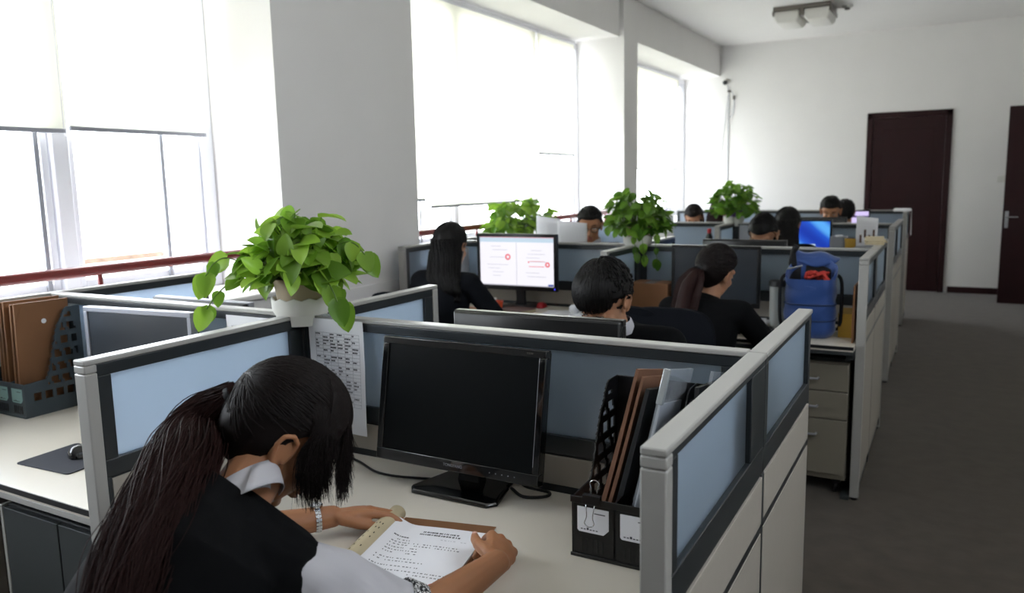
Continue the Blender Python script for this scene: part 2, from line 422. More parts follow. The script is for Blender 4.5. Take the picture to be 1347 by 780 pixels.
for (a, c) in WIN: sky_portal(a, c, SILL, HEAD)
b = MB(); b.bb(XG - 0.18, XG - 0.06, 2.25, 2.82, 1.235, 1.262); tag(b.build('outer_ledge', rust_m), 'rust-stained outer ledge behind the pane left of the pier', 'ledge')

def blind(y0, y1, zb, label, x=-3.625, ztop=HEAD - 0.04):
    root = thing('roller_blind', label, 'blind', (x, (y0 + y1) / 2, ztop))
    h = (y1 - y0) / 2
    b = MB(); b.grid(lambda u, v: (0.012 + 0.004 * math.sin(v * 3.1) , -h + 2 * h * u, -(ztop - zb) * v), 6, 10); b.build('cloth', blind_m, root, smooth=180)
    b = MB(); b.tube([(0.0, -h - 0.01, 0), (0.0, h + 0.01, 0)], 0.024, 16); b.build('roller', white_m, root, smooth=40)
    b = MB(); b.bb(0.004, 0.020, -h, h, zb - ztop - 0.022, zb - ztop); b.build('bottom_bar', silver_m, root, bevel=0.004)
    b = MB()
    for dx in (-0.004, 0.012):
        b.tube([(0.02 + dx, h - 0.012, 0), (0.022 + dx, h - 0.012, -1.2)], 0.0022, 6)
    b.build('pull_chain', white_m, root, smooth=180)
    return root
blind(0.80, 2.245, 1.885, 'cream roller blind half drawn at the leftmost edge of the photo')
blind(2.265, 3.035, 1.900, 'cream roller blind half drawn right beside the grey pier')
blind(5.16, 7.03, 1.425, 'wide white roller blind drawn nearly to the sill above the far-left desks')
blind(7.05, 7.92, 1.885, 'narrow cream roller blind half drawn left of the narrow pilaster', x=-3.625)
blind(4.45, 5.10, 1.485, 'narrow strip of roller blind just past the wide grey pier', x=-3.63)
blind(8.60, 11.60, 1.745, 'white roller blind in the farthest window by the room corner', x=-3.62)

def guard_rail(y0, y1, label):
    root = thing('window_guard_rail', label, 'rail', (-3.30, y0, SILL + 0.03)); L = y1 - y0
    b = MB(); b.tube([(0, 0.0, 0.20), (0, L, 0.20)], 0.024, 14); b.build('handrail', rail_m, root, smooth=40)
    n = max(2, int(L / 0.9))
    for k in range(n + 1):
        y = 0.08 + (L - 0.16) * k / n
        b = MB(); b.tube([(0, y, 0.0), (0, y, 0.18)], 0.011, 10); b.lathe([(0.028, 0), (0.028, 0.006)], (0, y, 0), 16); b.build('bracket', rail_m, root, smooth=40)
guard_rail(-0.58, 3.10, 'dark red guard rail along the window left of the wide pier')
guard_rail(4.37, 8.09, 'dark red guard rail along the window behind the potted plant and bag')

# ------------------------------------------------------------------ doors
root = bpy.data.objects.new('door_1', None); COL.objects.link(root); root.location = (-0.56, YF, 0); struct(root)
hw, H = 0.515, 2.43
b = MB(); b.bb(-hw, -hw + 0.075, -0.03, -0.001, 0, H); b.bb(hw - 0.075, hw, -0.03, -0.001, 0, H); b.bb(-hw, hw, -0.03, -0.001, H - 0.075, H + 0.001)
b.build('casing', door_m, root, bevel=0.006)
b = MB(); b.bb(-hw + 0.077, hw - 0.077, -0.016, -0.001, 0.006, H - 0.077); b.build('door_leaf', door_m, root, bevel=0.003)
b = MB(); b.bb(-0.30, 0.30, -0.021, -0.0161, 1.25, 2.2); b.bb(-0.30, 0.30, -0.021, -0.0161, 0.15, 1.05); b.build('panel_moulding', door_m, root, bevel=0.004)
root = bpy.data.objects.new('door_2', None); COL.objects.link(root); root.location = (1.43, 11.22, 0); struct(root)
b = MB(); b.bb(-0.885, 0, -0.022, 0.022, 0.01, 2.37); b.build('door_leaf', door_m, root, bevel=0.003)
for sgn in (-1, 1):
    b = MB(); b.bb(-0.865, -0.825, sgn * 0.024 - 0.003, sgn * 0.024 + 0.003, 0.93, 1.13)
    b.tube([(-0.845, sgn * 0.025, 1.06), (-0.845, sgn * 0.065, 1.06), (-0.80, sgn * 0.07, 1.06), (-0.73, sgn * 0.068, 1.06)], 0.009, 10)
    b.lathe([(0.012, 0), (0.012, 0.01)], (-0.845, sgn * 0.025, 0.97), 16, Matrix.Rotation(-sgn * PI / 2, 3, 'X'))
    b.build('door_handle', chrome_m, root, smooth=40)
b = MB(); b.bb(XR - 0.03, XR - 0.001, 11.26, 11.34, 0, 2.45); b.bb(XR - 0.03, XR - 0.001, 11.96, 12.04, 0, 2.45); b.bb(XR - 0.03, XR - 0.001, 11.3402, 11.9598, 2.37, 2.45)
struct(b.build('trim_6', door_m, bevel=0.005))

# ------------------------------------------------------------------ on the walls and ceiling
r = thing('light_switch', 'white light switch on the far wall beside the open door', 'switch', (0.54, YF - 0.001, 1.51))
b = MB(); b.bb(-0.043, 0.043, -0.010, 0, -0.043, 0.043); b.build('plate', tray_m, r, bevel=0.004)
b = MB(); b.bb(-0.022, 0.022, -0.016, -0.0101, -0.03, 0.03); b.build('rocker', tray_m, r, bevel=0.002)

r = thing('ceiling_light', 'square ceiling lamp with two white diffusers, unlit', 'light', (-1.60, 9.95, ZC))
b = MB(); b.bb(-0.31, 0.31, -0.27, 0.27, -0.05, -0.001); b.build('lamp_frame', lampd_m, r, bevel=0.006)
b = MB(); b.bb(-0.025, 0.025, -0.275, 0.275, -0.12, -0.0502); b.build('centre_bar', lampd_m, r, bevel=0.004)
for sx in (-1, 1):
    b = MB(); b.rings([[V((sx * 0.165 + s1 * (0.138 - q), s2 * (0.265 - q), -0.0505 - d)) for s1, s2 in ((-1, -1), (1, -1), (1, 1), (-1, 1))] for q, d in ((0.01, 0), (0, 0.02), (0.004, 0.09), (0.03, 0.125), (0.09, 0.14))])
    b.build('diffuser', lampw_m, r, bevel=0.012)
    b = MB(); b.bb(sx * 0.305 - 0.012, sx * 0.305 + 0.012, -0.275, 0.275, -0.10, -0.0502); b.build('side_rail', lampd_m, r, bevel=0.004)
r = thing('smoke_detector', 'small white smoke detector on the ceiling right of the lamp', 'detector', (-1.16, 10.05, ZC))
b = MB(); b.lathe([(0.055, -0.001), (0.06, -0.015), (0.05, -0.028), (0.02, -0.034)], n=28); b.build('housing', tray_m, r, smooth=40)
b = MB(); b.lathe([(0.028, -0.034), (0.03, -0.05), (0.015, -0.055)], n=20); b.build('sensor', lampd_m, r, smooth=40)

r = thing('security_camera', 'small dome camera high on the far wall in the window corner', 'camera', (-3.03, YF, 3.0))
b = MB(); b.lathe([(0.04, 0), (0.045, 0.02), (0.03, 0.03)], n=20, R=Matrix.Rotation(PI / 2, 3, 'X')); b.build('mount', tray_m, r, smooth=40)
b = MB(); b.ell((0, -0.05, -0.01), (0.035, 0.035, 0.035), n=20); b.build('lens_ball', dark_m, r, smooth=180)
r = thing('wall_cable', 'thin grey cable looping down the corner below the dome camera', 'cable', (-2.98, YF - 0.008, 2.9))
b = MB(); b.tube([(-0.02, -0.01, 0.06), (0.0, 0, -0.05), (0, 0, -0.9), (0.005, 0, -1.75)], 0.006, 6)
b.tube([(0.0, 0, -0.03), (0.05, -0.01, -0.05), (0.075, -0.012, -0.12), (0.085, -0.01, -0.22), (0.06, 0, -0.38), (0.02, 0, -0.42)], 0.005, 6)
b.tube([(-0.01, 0, -0.1), (-0.06, 0.0, -0.55), (-0.11, 0, -1.05)], 0.003, 6); b.build('cord', silver_m, r, smooth=180)
b = MB(); b.bb(0.06, 0.095, -0.02, 0.002, -0.16, -0.10); b.build('plug', lampd_m, r, bevel=0.004); b = MB(); b.bb(-0.02, 0.03, -0.015, 0.003, -0.05, -0.02); b.build('connector', lampd_m, r, bevel=0.004)

# ================================================================== PARTITIONS
TOP = 1.207
def panel(label, axis, c, a, e, gt=1.165, gb=0.955, rb=0.90, sa=0.035, se=0.035, end_a=False, end_e=False, seam=0.795, th=0.042, group=None):
    """a screen of the workstation: top cap, dark frame, frosted pane, two boards, end posts. axis 'x' runs along x at y=c."""
    root = thing('partition_panel', label, 'partition', ((a + e) / 2, c, 0) if axis == 'x' else (c, (a + e) / 2, 0), 0 if axis == 'x' else PI / 2)
    h = (e - a) / 2; t = th / 2
    pa = 0.032 if end_a else 0.0; pe = 0.032 if end_e else 0.0
    l, r_ = -h + pa, h - pe
    b = MB(); b.bb(-h, h, -t, t, TOP - 0.013, TOP); b.build('top_cap', alu_m, root, bevel=0.003)
    f = MB(); d = t - 0.003
    f.bb(l, r_, -d, d, gt, TOP - 0.0135); f.bb(l, r_, -d, d, rb, gb)
    f.bb(l, l + sa, -d, d, gb, gt); f.bb(r_ - se, r_, -d, d, gb, gt)
    f.bb(l, r_, -t + 0.008, t - 0.008, 0.03, rb)
    for q0, q1, z0, z1 in ((l + 0.012, r_ - 0.012, seam - 0.0105, seam + 0.0105), (l, l + 0.0115, 0.03, rb), (r_ - 0.0115, r_, 0.03, rb)): f.bb(q0, q1, -t + 0.002, t - 0.002, z0, z1)
    f.build('frame', dark_m, root, bevel=0.002)
    g = MB(); g.bb(l + sa - 0.002, r_ - se + 0.002, -0.006, 0.006, gb - 0.002, gt + 0.002); g.build('glass_pane', frost_m, root)
    for z0, z1 in ((seam + 0.011, rb - 0.005), (0.09, seam - 0.011)):
        b = MB(); b.bb(l + 0.012, r_ - 0.012, -t + 0.001, -t + 0.0079, z0, z1); b.bb(l + 0.012, r_ - 0.012, t - 0.0079, t - 0.001, z0, z1)
        b.build('board', board_m, root, bevel=0.0015)
    if end_a:
        b = MB(); b.bb(-h, -h + 0.0315, -t, t, 0.012, TOP - 0.0335); b.bb(-h, -h + 0.0315, -t, t, TOP - 0.0325, TOP - 0.0135); b.build('end_post', alu_m, root, bevel=0.003)
        b = MB(); b.lathe([(0.016, 0), (0.016, 0.012)], (-h + 0.016, 0, 0), 14); b.build('foot', black_m, root, smooth=40)
    if end_e:
        b = MB(); b.bb(h - 0.0315, h, -t, t, 0.012, TOP - 0.0135); b.build('end_post', alu_m, root, bevel=0.003)
        b = MB(); b.lathe([(0.016, 0), (0.016, 0.012)], (h - 0.016, 0, 0), 14); b.build('foot', black_m, root, smooth=40)
    return root
XA, XD, XL = -0.366, -1.765, -3.09
S1 = 1.80
panel('near aisle-side partition panel in front of the black file rack', 'y', XA, 1.07, 1.785, gt=1.18, gb=0.99, rb=0.925, se=0.13, end_a=True, seam=0.795)
panel('aisle-side partition panel just behind the nearest one, ending before the backpack desk', 'y', XA, 1.788, 2.45, gt=1.18, gb=0.985, rb=0.925, se=0.035, seam=0.80)
panel('partition panel behind the near black monitor with a paper taped to its left end', 'x', S1, XD + 0.022, XA - 0.022, gt=1.168, gb=0.940, rb=0.89, sa=0.05, se=0.06)
panel('partition panel behind the silver monitor on the left desk', 'x', S1, XL + 0.022, XD - 0.022, gt=1.168, gb=0.945, rb=0.89, sa=0.05)
panel('partition panel left of the ponytailed woman at the near desk', 'y', XD, 1.07, 1.778, gt=1.163, gb=0.955, rb=0.912, end_a=True, se=0.05)
panel('partition panel running back behind the near potted plant', 'y', XD, 1.822, 2.52, gt=1.165, se=0.05, end_e=True)
panel('partition panel left of the rack of brown envelopes', 'y', XL, 1.07, 1.778)
panel('window-side partition panel behind the left desks, under the red rail', 'y', XL, 1.822, 2.53, se=0.06)
def post(label, x, y):
    r = thing('partition_post', label, 'post', (x, y, 0))
    b = MB(); b.bb(-0.021, 0.021, -0.021, 0.021, 0.01, TOP - 0.014); b.build('column', dark_m, r, bevel=0.002)
    b = MB(); b.bb(-0.021, 0.021, -0.021, 0.021, TOP - 0.0135, TOP); b.build('cap', alu_m, r, bevel=0.003)
post('dark partition post under the near potted plant', XD, S1)
post('dark partition corner post beside the rack of brown envelopes', XL, S1)
X2A, X2D, X2L, S2 = -0.350, -1.680, -3.045, 4.60
panel('aisle-side partition panel beside the blue backpack desk', 'y', X2A, 4.055, 4.575, end_a=True, se=0.05)
panel('aisle-side partition panel just past the backpack desk, papers on its top', 'y', X2A, 4.578, 5.35, end_e=True)
panel('partition panel behind the blue backpack', 'x', S2, X2D + 0.022, X2A - 0.022, sa=0.04)
panel('partition panel behind the lit document screen', 'x', S2, X2L + 0.022, X2D - 0.022)
panel('short partition panel left of the second row plant, beside the telephone', 'y', X2D, 4.055, 4.578, end_a=True, se=0.05)
panel('partition panel running back behind the second row plant', 'y', X2D, 4.622, 5.30)
panel('window-side partition panel behind the grey paper bag', 'y', X2L, 4.00, 4.578, end_a=True)
panel('window-side partition panel beside the man with glasses', 'y', X2L, 4.622, 5.30)
post('dark partition post under the plant behind the bent-over man', X2D, S2)
post('dark partition corner post behind the grey paper bag', X2L, S2)
S3 = 7.05
panel('third aisle-side partition panel, in front of the brochures', 'y', -0.385, 6.58, 7.025, end_a=True)
panel('aisle-side partition panel behind the third row', 'y', -0.385, 7.03, 7.75, end_e=True)
panel('partition panel behind the blue desktop screen', 'x', S3, X2D + 0.022, -0.407)
panel('partition panel in front of the two farthest women by the window', 'x', S3, X2L + 0.022, X2D - 0.022)
panel('short partition panel between the third row desks, left of the framed note', 'y', X2D, 6.48, 7.028, end_a=True)
panel('window-side partition panel of the third row', 'y', X2L, 6.45, 7.028, end_a=True)
post('dark partition post under the farthest plant', X2D, S3)
S4 = 9.72
panel('farthest aisle-side partition panel, near the closed door', 'y', -0.42, 9.16, 9.70, end_a=True)
panel('farthest partition panel, in front of the closed door', 'x', S4, X2D + 0.022, -0.43)
panel('farthest partition panel on the window side, against the white corner', 'x', S4, X2L + 0.022, X2D - 0.022)

# ================================================================== DESKS
ZD = 0.788
def desk(label, x0, x1, y0, y1, front=-1, modesty=True, apron=None):
    """front = -1: the sitter is on the -y side"""
    r = thing('desk', label, 'desk', ((x0 + x1) / 2, (y0 + y1) / 2, 0)); hx, hy = (x1 - x0) / 2, (y1 - y0) / 2
    b = MB(); b.bb(-hx, hx, -hy + (0.003 if front < 0 else 0), hy - (0.003 if front > 0 else 0), ZD - 0.026, ZD); b.build('worktop', desk_m, r, bevel=0.0015)
    yf = front * hy
    b = MB(); b.bb(-hx, hx, min(yf, yf - front * 0.0028), max(yf, yf - front * 0.0028), ZD - 0.017, ZD - 0.001); b.build('edging', edge_m, r)
    b = MB(); b.bb(-hx, hx, min(yf - front * 0.004, yf - front * 0.03), max(yf - front * 0.004, yf - front * 0.03), ZD - 0.045, ZD - 0.0262); b.build('apron', apron or alu_m, r, bevel=0.002)
    if modesty:
        ym = -front * (hy - 0.03)
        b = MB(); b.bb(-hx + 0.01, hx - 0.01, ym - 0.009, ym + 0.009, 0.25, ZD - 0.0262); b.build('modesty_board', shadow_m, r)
    for sx in (-1, 1):
        b = MB(); x = sx * (hx - 0.02)
        b.bb(x - 0.018, x + 0.018, -hy + 0.05, hy - 0.05, ZD - 0.075, ZD - 0.0262); b.bb(x - 0.02, x + 0.02, -0.025, 0.025, 0.02, ZD - 0.0752); b.bb(x - 0.02, x + 0.02, -hy + 0.06, hy - 0.06, 0.0, 0.02)
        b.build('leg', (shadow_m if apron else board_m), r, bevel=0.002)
    return r
g_ = 0.0225
desk('near desk with the open file, black monitor and file rack', XD + g_, XA - g_, 1.135, S1 - g_)
desk('desk at the left edge with the mouse pad and brown envelopes', XL + g_, XD - g_, 1.135, S1 - g_)
desk('desk of the bent-over man behind the near monitor', XD + g_, XA - g_, S1 + g_, 2.45, 1)
desk('desk behind the silver monitor, below the red rail', XL + g_, XD - g_, S1 + g_, 2.45, 1)
desk('desk with the blue backpack', X2D + g_, X2A - g_, 3.98, S2 - g_, -1, False, shadow_m)
desk('desk with the lit document screen, brown notebook and telephone', X2L + g_, X2D - g_, 3.98, S2 - g_)
desk('desk of the woman bent behind the backpack desk', X2D + g_, X2A - g_, S2 + g_, 5.25, 1)
desk('desk of the man with glasses', X2L + g_, X2D - g_, S2 + g_, 5.25, 1)
desk('desk with the blue desktop screen', X2D + g_, -0.385 - g_, 6.43, S3 - g_)
desk('third row window-side desk behind the farthest plant', X2L + g_, X2D - g_, 6.43, S3 - g_)
desk('desk of the farthest man in front of the closed door', X2D + g_, -0.385 - g_, S3 + g_, 7.70, 1)
desk('desk of the farthest women by the window', X2L + g_, X2D - g_, S3 + g_, 7.70, 1)
desk('last row desk with the lilac screen', X2D + g_, -0.42 - g_, 9.10, S4 - g_)
desk('last row desk on the window side', X2L + g_, X2D - g_, 9.10, S4 - g_)

r = thing('drawer_pedestal', 'grey three-drawer pedestal under the backpack desk', 'drawers', (-0.60, 4.30, 0))
b = MB(); b.bb(-0.205, 0.205, -0.225, 0.23, 0.085, 0.685); b.build('carcass', pedestal_m, r, bevel=0.002)
for z0, z1 in ((0.115, 0.395), (0.401, 0.538), (0.544, 0.68)):
    b = MB(); b.bb(-0.203, 0.203, -0.243, -0.2255, z0, z1); d_ = b.build('drawer', pedestal_m, r, bevel=0.002)
    zh = z1 - 0.075 if z1 - z0 < 0.2 else z1 - 0.075
    b = MB(); b.tube([(-0.05, -0.244, zh), (-0.05, -0.268, zh), (0.065, -0.268, zh), (0.065, -0.244, zh)], 0.006, 8); b.build('handle', silver_m, d_, smooth=40)
b = MB(); b.bb(-0.205, 0.205, -0.20, 0.22, 0.685, 0.70); b.build('top_board', shadow_m, r)
for sx in (-0.16, 0.16):
    for sy in (-0.17, 0.18):
        b = MB(); b.lathe([(0.02, -0.012), (0.03, -0.006), (0.03, 0.006), (0.02, 0.012)], (sx, sy, 0.031), 14, Matrix.Rotation(PI / 2, 3, 'Y')); b.bb(sx - 0.02, sx + 0.02, sy - 0.02, sy + 0.02, 0.055, 0.086); b.build('castor', black_m, r, smooth=40)

r = thing('storage_cabinet', 'dark grey cabinet under the left desk', 'cabinet', (-2.10, 1.42, 0))
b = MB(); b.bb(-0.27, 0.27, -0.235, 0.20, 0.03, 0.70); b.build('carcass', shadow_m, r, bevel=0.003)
for sx in (-1, 1):
    b = MB(); b.bb(sx * 0.135 - 0.132, sx * 0.135 + 0.132, -0.252, -0.2355, 0.04, 0.695); d_ = b.build('door', shadow_m, r, bevel=0.002)
b = MB(); b.bb(-0.285, -0.2705, -0.252, 0.20, 0.0, 0.70); b.build('side_panel', alu_m, r, bevel=0.002)
b = MB(); b.bb(-0.26, 0.26, -0.20, 0.18, 0.0, 0.0299); b.build('plinth', black_m, r)
# ================================================================== PEOPLE
def ik(S, W, a, b_, pole):
    S = V(S); W = V(W); d = W - S; L = min(d.length, (a + b_) * 0.995); u = d.normalized()
    x = (a * a - b_ * b_ + L * L) / (2 * L); h = math.sqrt(max(a * a - x * x, 1e-6))
    p = V(pole); p = (p - u * p.dot(u)).normalized()
    return S + u * x + p * h
def head_blobs(mb, C_, R, k):
    P = lambda x, y, z: C_ + R @ (V((x, y, z)) * k)
    E = lambda c, r: mb.ell(P(*c), tuple(q * k for q in r), R, 24, 16)
    E((0, -0.012, 0.03), (0.075, 0.092, 0.088)); E((0, 0.028, -0.028), (0.062, 0.062, 0.088))
    E((0, 0.032, -0.074), (0.049, 0.046, 0.042)); E((0, 0.066, -0.100), (0.020, 0.016, 0.014))
    mb.cap(P(0, 0.084, 0.006), 0.008 * k, P(0, 0.108, -0.034), 0.0115 * k)
    for s in (-1, 1):
        E((s * 0.011, 0.096, -0.040), (0.009, 0.010, 0.007)); mb.cap(P(s * 0.046, 0.066, 0.026), 0.012 * k, P(s * 0.012, 0.079, 0.022), 0.012 * k)
        E((s * 0.037, 0.054, -0.028), (0.025, 0.026, 0.024)); E((s * 0.031, 0.076, 0.003), (0.017, 0.011, 0.010))
        E((s * 0.045, 0.015, -0.075), (0.016, 0.03, 0.026))
        E((s * 0.078, -0.012, -0.008), (0.008, 0.016, 0.027))
        ear = [(0.080, 0.006, -0.022), (0.082, 0.008, 0.0), (0.087, 0.002, 0.019), (0.091, -0.012, 0.026), (0.094, -0.026, 0.018), (0.092, -0.028, 0.0), (0.086, -0.018, -0.022), (0.081, -0.006, -0.037), (0.078, 0.002, -0.036)]
        pts = [P(s * a, b2, c) for a, b2, c in ear]
        for i in range(len(pts) - 1): mb.cap(pts[i], 0.0048 * k, pts[i + 1], 0.0048 * k, 8)
    E((0, 0.088, -0.062), (0.023, 0.010, 0.0065)); E((0, 0.086, -0.0735), (0.020, 0.010, 0.007))
def hand_blobs(mb, W, d, n, side, k, curl=(25, 30, 25), spread=6, thumb=(0.55, 0.5), nails=None, flex=0.0):
    """W wrist, d finger direction, n back-of-hand normal, side: thumb side sign along n x d"""
    d = V(d).normalized(); n = V(n); n = (n - d * n.dot(d)).normalized(); s = d.cross(n) * side      # towards the thumb
    W = V(W); r0 = 0.0105 * k
    lens = [(0.026, 0.020, 0.017), (0.040, 0.024, 0.020), (0.044, 0.027, 0.021), (0.041, 0.025, 0.020), (0.032, 0.019, 0.018)]
    for i, off in enumerate((0.027, 0.0085, -0.0095, -0.026)):
        base = W + s * off * 0.55 * k + d * 0.008 * k
        kn = W + d * (0.088 - 0.0015 * (i - 1.2) ** 2 * 2.2) * k + s * off * k - n * (0.002 * abs(i - 1.3)) * k
        mb.cap(base, 0.0135 * k, kn, 0.0115 * k, 10)
        a = math.radians(flex); dirv = d; p = kn
        yaw = math.radians(spread * (1.5 - i) / 1.5)
        fd = (d * math.cos(yaw) + s * math.sin(yaw)).normalized()
        ang = 0.0; rr = [0.0102, 0.0092, 0.0083, 0.0068]
        L = lens[i + 1]
        for j in range(3):
            ang += math.radians(curl[j] * (1 + 0.08 * (i - 1)))
            v = fd * math.cos(ang) - n * math.sin(ang)
            q = p + v * L[j] * k; mb.cap(p, rr[j] * k * (0.88 if i == 3 else 1), q, rr[j + 1] * k * (0.88 if i == 3 else 1), 10); p = q
        if nails is not None:
            nn = (n * math.cos(ang) + fd * math.sin(ang)); v = fd * math.cos(ang) - n * math.sin(ang)
            nails.ell(p - v * 0.002 * k + nn * 0.0058 * k, (0.0048 * k, 0.0068 * k, 0.0018 * k), frame(v, nn), 10, 6)
    mb.ell(W + d * 0.048 * k, (0.036 * k, 0.045 * k, 0.0135 * k), Matrix([(d.cross(n)).to_tuple(), d.to_tuple(), n.to_tuple()]).transposed(), 16, 10)
    t0 = W + d * 0.018 * k + s * 0.022 * k - n * 0.004 * k
    td = (d * thumb[0] + s * thumb[1] - n * 0.35).normalized()
    t1 = t0 + td * 0.042 * k; mb.cap(t0, 0.0155 * k, t1, 0.0122 * k, 10)
    td2 = (td + d * 0.35 - s * 0.15).normalized(); t2 = t1 + td2 * 0.030 * k; mb.cap(t1, 0.0118 * k, t2, 0.0105 * k, 10)
    td3 = (td2 + d * 0.2 - s * 0.15).normalized(); t3 = t2 + td3 * 0.024 * k; mb.cap(t2, 0.0105 * k, t3, 0.0078 * k, 10)
    if nails is not None:
        nn = (n * 0.8 + s * 0.5).normalized(); nn = (nn - td3 * nn.dot(td3)).normalized()
        nails.ell(t3 + nn * 0.0068 * k - td3 * 0.002 * k, (0.0058 * k, 0.0078 * k, 0.002 * k), frame(td3, nn), 10, 6)
def torso_blobs(mb, J, k, wd, grow=0.0, low=True):
    """elliptical loft up the spine + shoulder yoke"""
    rt = J['rt']; pts = [J['pelvis'], J['waist'], J['chest'], J['upper'], J['neck']]
    rad = [(0.165, 0.125), (0.138, 0.108), (0.160, 0.118), (0.165, 0.098), (0.072, 0.066)]
    rings = []
    P = []
    for i in range(4):
        for q in ((0, 0.33, 0.66) if i < 3 else (0, 0.4, 0.75, 1.0)):
            a, c = pts[i], pts[i + 1]; p = a.lerp(c, q)
            r = [rad[i][j] * (1 - q) + rad[i + 1][j] * q for j in (0, 1)]; P.append((p, r))
    for i, (p, r) in enumerate(P):
        t = (P[min(i + 1, len(P) - 1)][0] - P[max(i - 1, 0)][0]).normalized(); fw = rt.cross(t) * -1
        rings.append([p + rt * (math.cos(2 * PI * a / 28) * (r[0] * k * wd + grow)) + fw * (math.sin(2 * PI * a / 28) * (r[1] * k + grow)) for a in range(28)])
    mb.rings(rings)
    mb.ell(J['pelvis'] + V((0, 0, -0.01)), ((0.165 * wd) * k + grow, 0.13 * k + grow, 0.10 * k + grow), frame(J['fw']))
    for s in 'LR':
        sh = J['sh' + s]; root = J['neck'] - (J['neck'] - J['upper']).normalized() * 0.035 * k
        mb.cap(root, 0.046 * k + grow, sh.lerp(root, 0.12), 0.052 * k + grow)
        mb.cap(J['upper'].lerp(sh, 0.3) , 0.078 * k + grow, sh, 0.050 * k + grow)
def legs_blobs(mb, J, k, grow=0.0, foot=True, low=0.0):
    for s in 'LR':
        mb.cap(J['hip' + s], 0.088 * k + grow, J['kn' + s], 0.060 * k + grow)
        a = J['an' + s] + V((0, 0, low)); mb.cap(J['kn' + s], 0.060 * k + grow, J['kn' + s].lerp(a, 0.35), 0.054 * k + grow); mb.cap(J['kn' + s].lerp(a, 0.35), 0.054 * k + grow, a, 0.036 * k + grow)
def hair_cap(name, C_, R, k, m, parent, front=0.45, nape=-0.55, vol=1.0, seed=1, side=0.10, noise=0.02, down=0.0, lift=0.0):
    """shell over the scalp that dives under the skin outside the hairline"""
    rr = random.Random(seed); ph = [rr.uniform(0, 6) for _ in range(6)]
    def fn(d):
        # boundary: how far forward hair is allowed at this height
        z, y, x = d.z, d.y, d.x
        if z > front: q = 1.0
        else:
            lim = 0.62 * max(0, (z - (-0.05)) / (front + 0.05)) - 0.02 if z > -0.05 else -0.02 - (-(z + 0.05)) * 0.45
            lim += side - 0.12 * (1 - min(1, abs(x) * 1.4))
            q = 1.0 if y < lim else 0.0
            e = (lim - y) / 0.10; q = max(0, min(1, 0.5 + e))
            if z < front and z > front - 0.12 and y > 0: q = max(q, (z - (front - 0.12)) / 0.12 if abs(x) < 0.75 else q)
        if z < nape: q *= max(0, 1 - (nape - z) / 0.12)
        w_ = 1 + noise * (math.sin(9 * x + ph[0]) * math.sin(8 * z + ph[1]) + 0.6 * math.sin(21 * x + 9 * y + ph[2]) * math.sin(14 * z + ph[3]))
        return (0.80 * (1 - q) + q * w_)
    mb = MB(); c = C_ + R @ (V((0, -0.012, 0.036 + lift)) * k)
    mb.ell(c, (0.0855 * k * vol, 0.1035 * k * vol, 0.098 * k * vol), R, 72, 48, fn=fn)
    mb.v = [tuple(c + R @ (lambda q: V((q.x * (1 - 0.10 * min(1, max(0, -q.z) / 0.1)), q.y * (1 + 0.06 * min(1, max(0, -q.z) / 0.1)), q.z * 1.32 if q.z < 0 else q.z)))(R.transposed() @ (V(p) - c))) for p in mb.v]
    return mb.build(name, m, parent, smooth=180)
def strands(mb, paths, r, n=4, mi=0, taper=True):
    for p in paths:
        L = len(p); mb.tube(p, [r * (1 - 0.75 * (i / (L - 1)) ** 2 if taper else 1) for i in range(L)], n, mi)
def bez(pts, n):
    """Catmull-Rom through pts"""
    P = [V(p) for p in pts]; P = [2 * P[0] - P[1]] + P + [2 * P[-1] - P[-2]]; out = []
    for i in range(1, len(P) - 2):
        for j in range(n):
            t = j / n; a, b2, c, d = P[i - 1], P[i], P[i + 1], P[i + 2]
            out.append(0.5 * ((2 * b2) + (c - a) * t + (2 * a - 5 * b2 + 4 * c - d) * t * t + (3 * b2 - a - 3 * c + d) * t ** 3))
    out.append(P[-2]); return out
def head_axes(face, pitch, yaw=0, roll=0):
    """face: horizontal facing angle in degrees clockwise from +y"""
    a = math.radians(face + yaw); p = math.radians(pitch); g = V((math.sin(a), math.cos(a), 0)); u = V((0, 0, 1))
    f = g * math.cos(p) - u * math.sin(p); up = u * math.cos(p) + g * math.sin(p)
    R = frame(f, up)
    return R @ Matrix.Rotation(math.radians(roll), 3, 'Y')
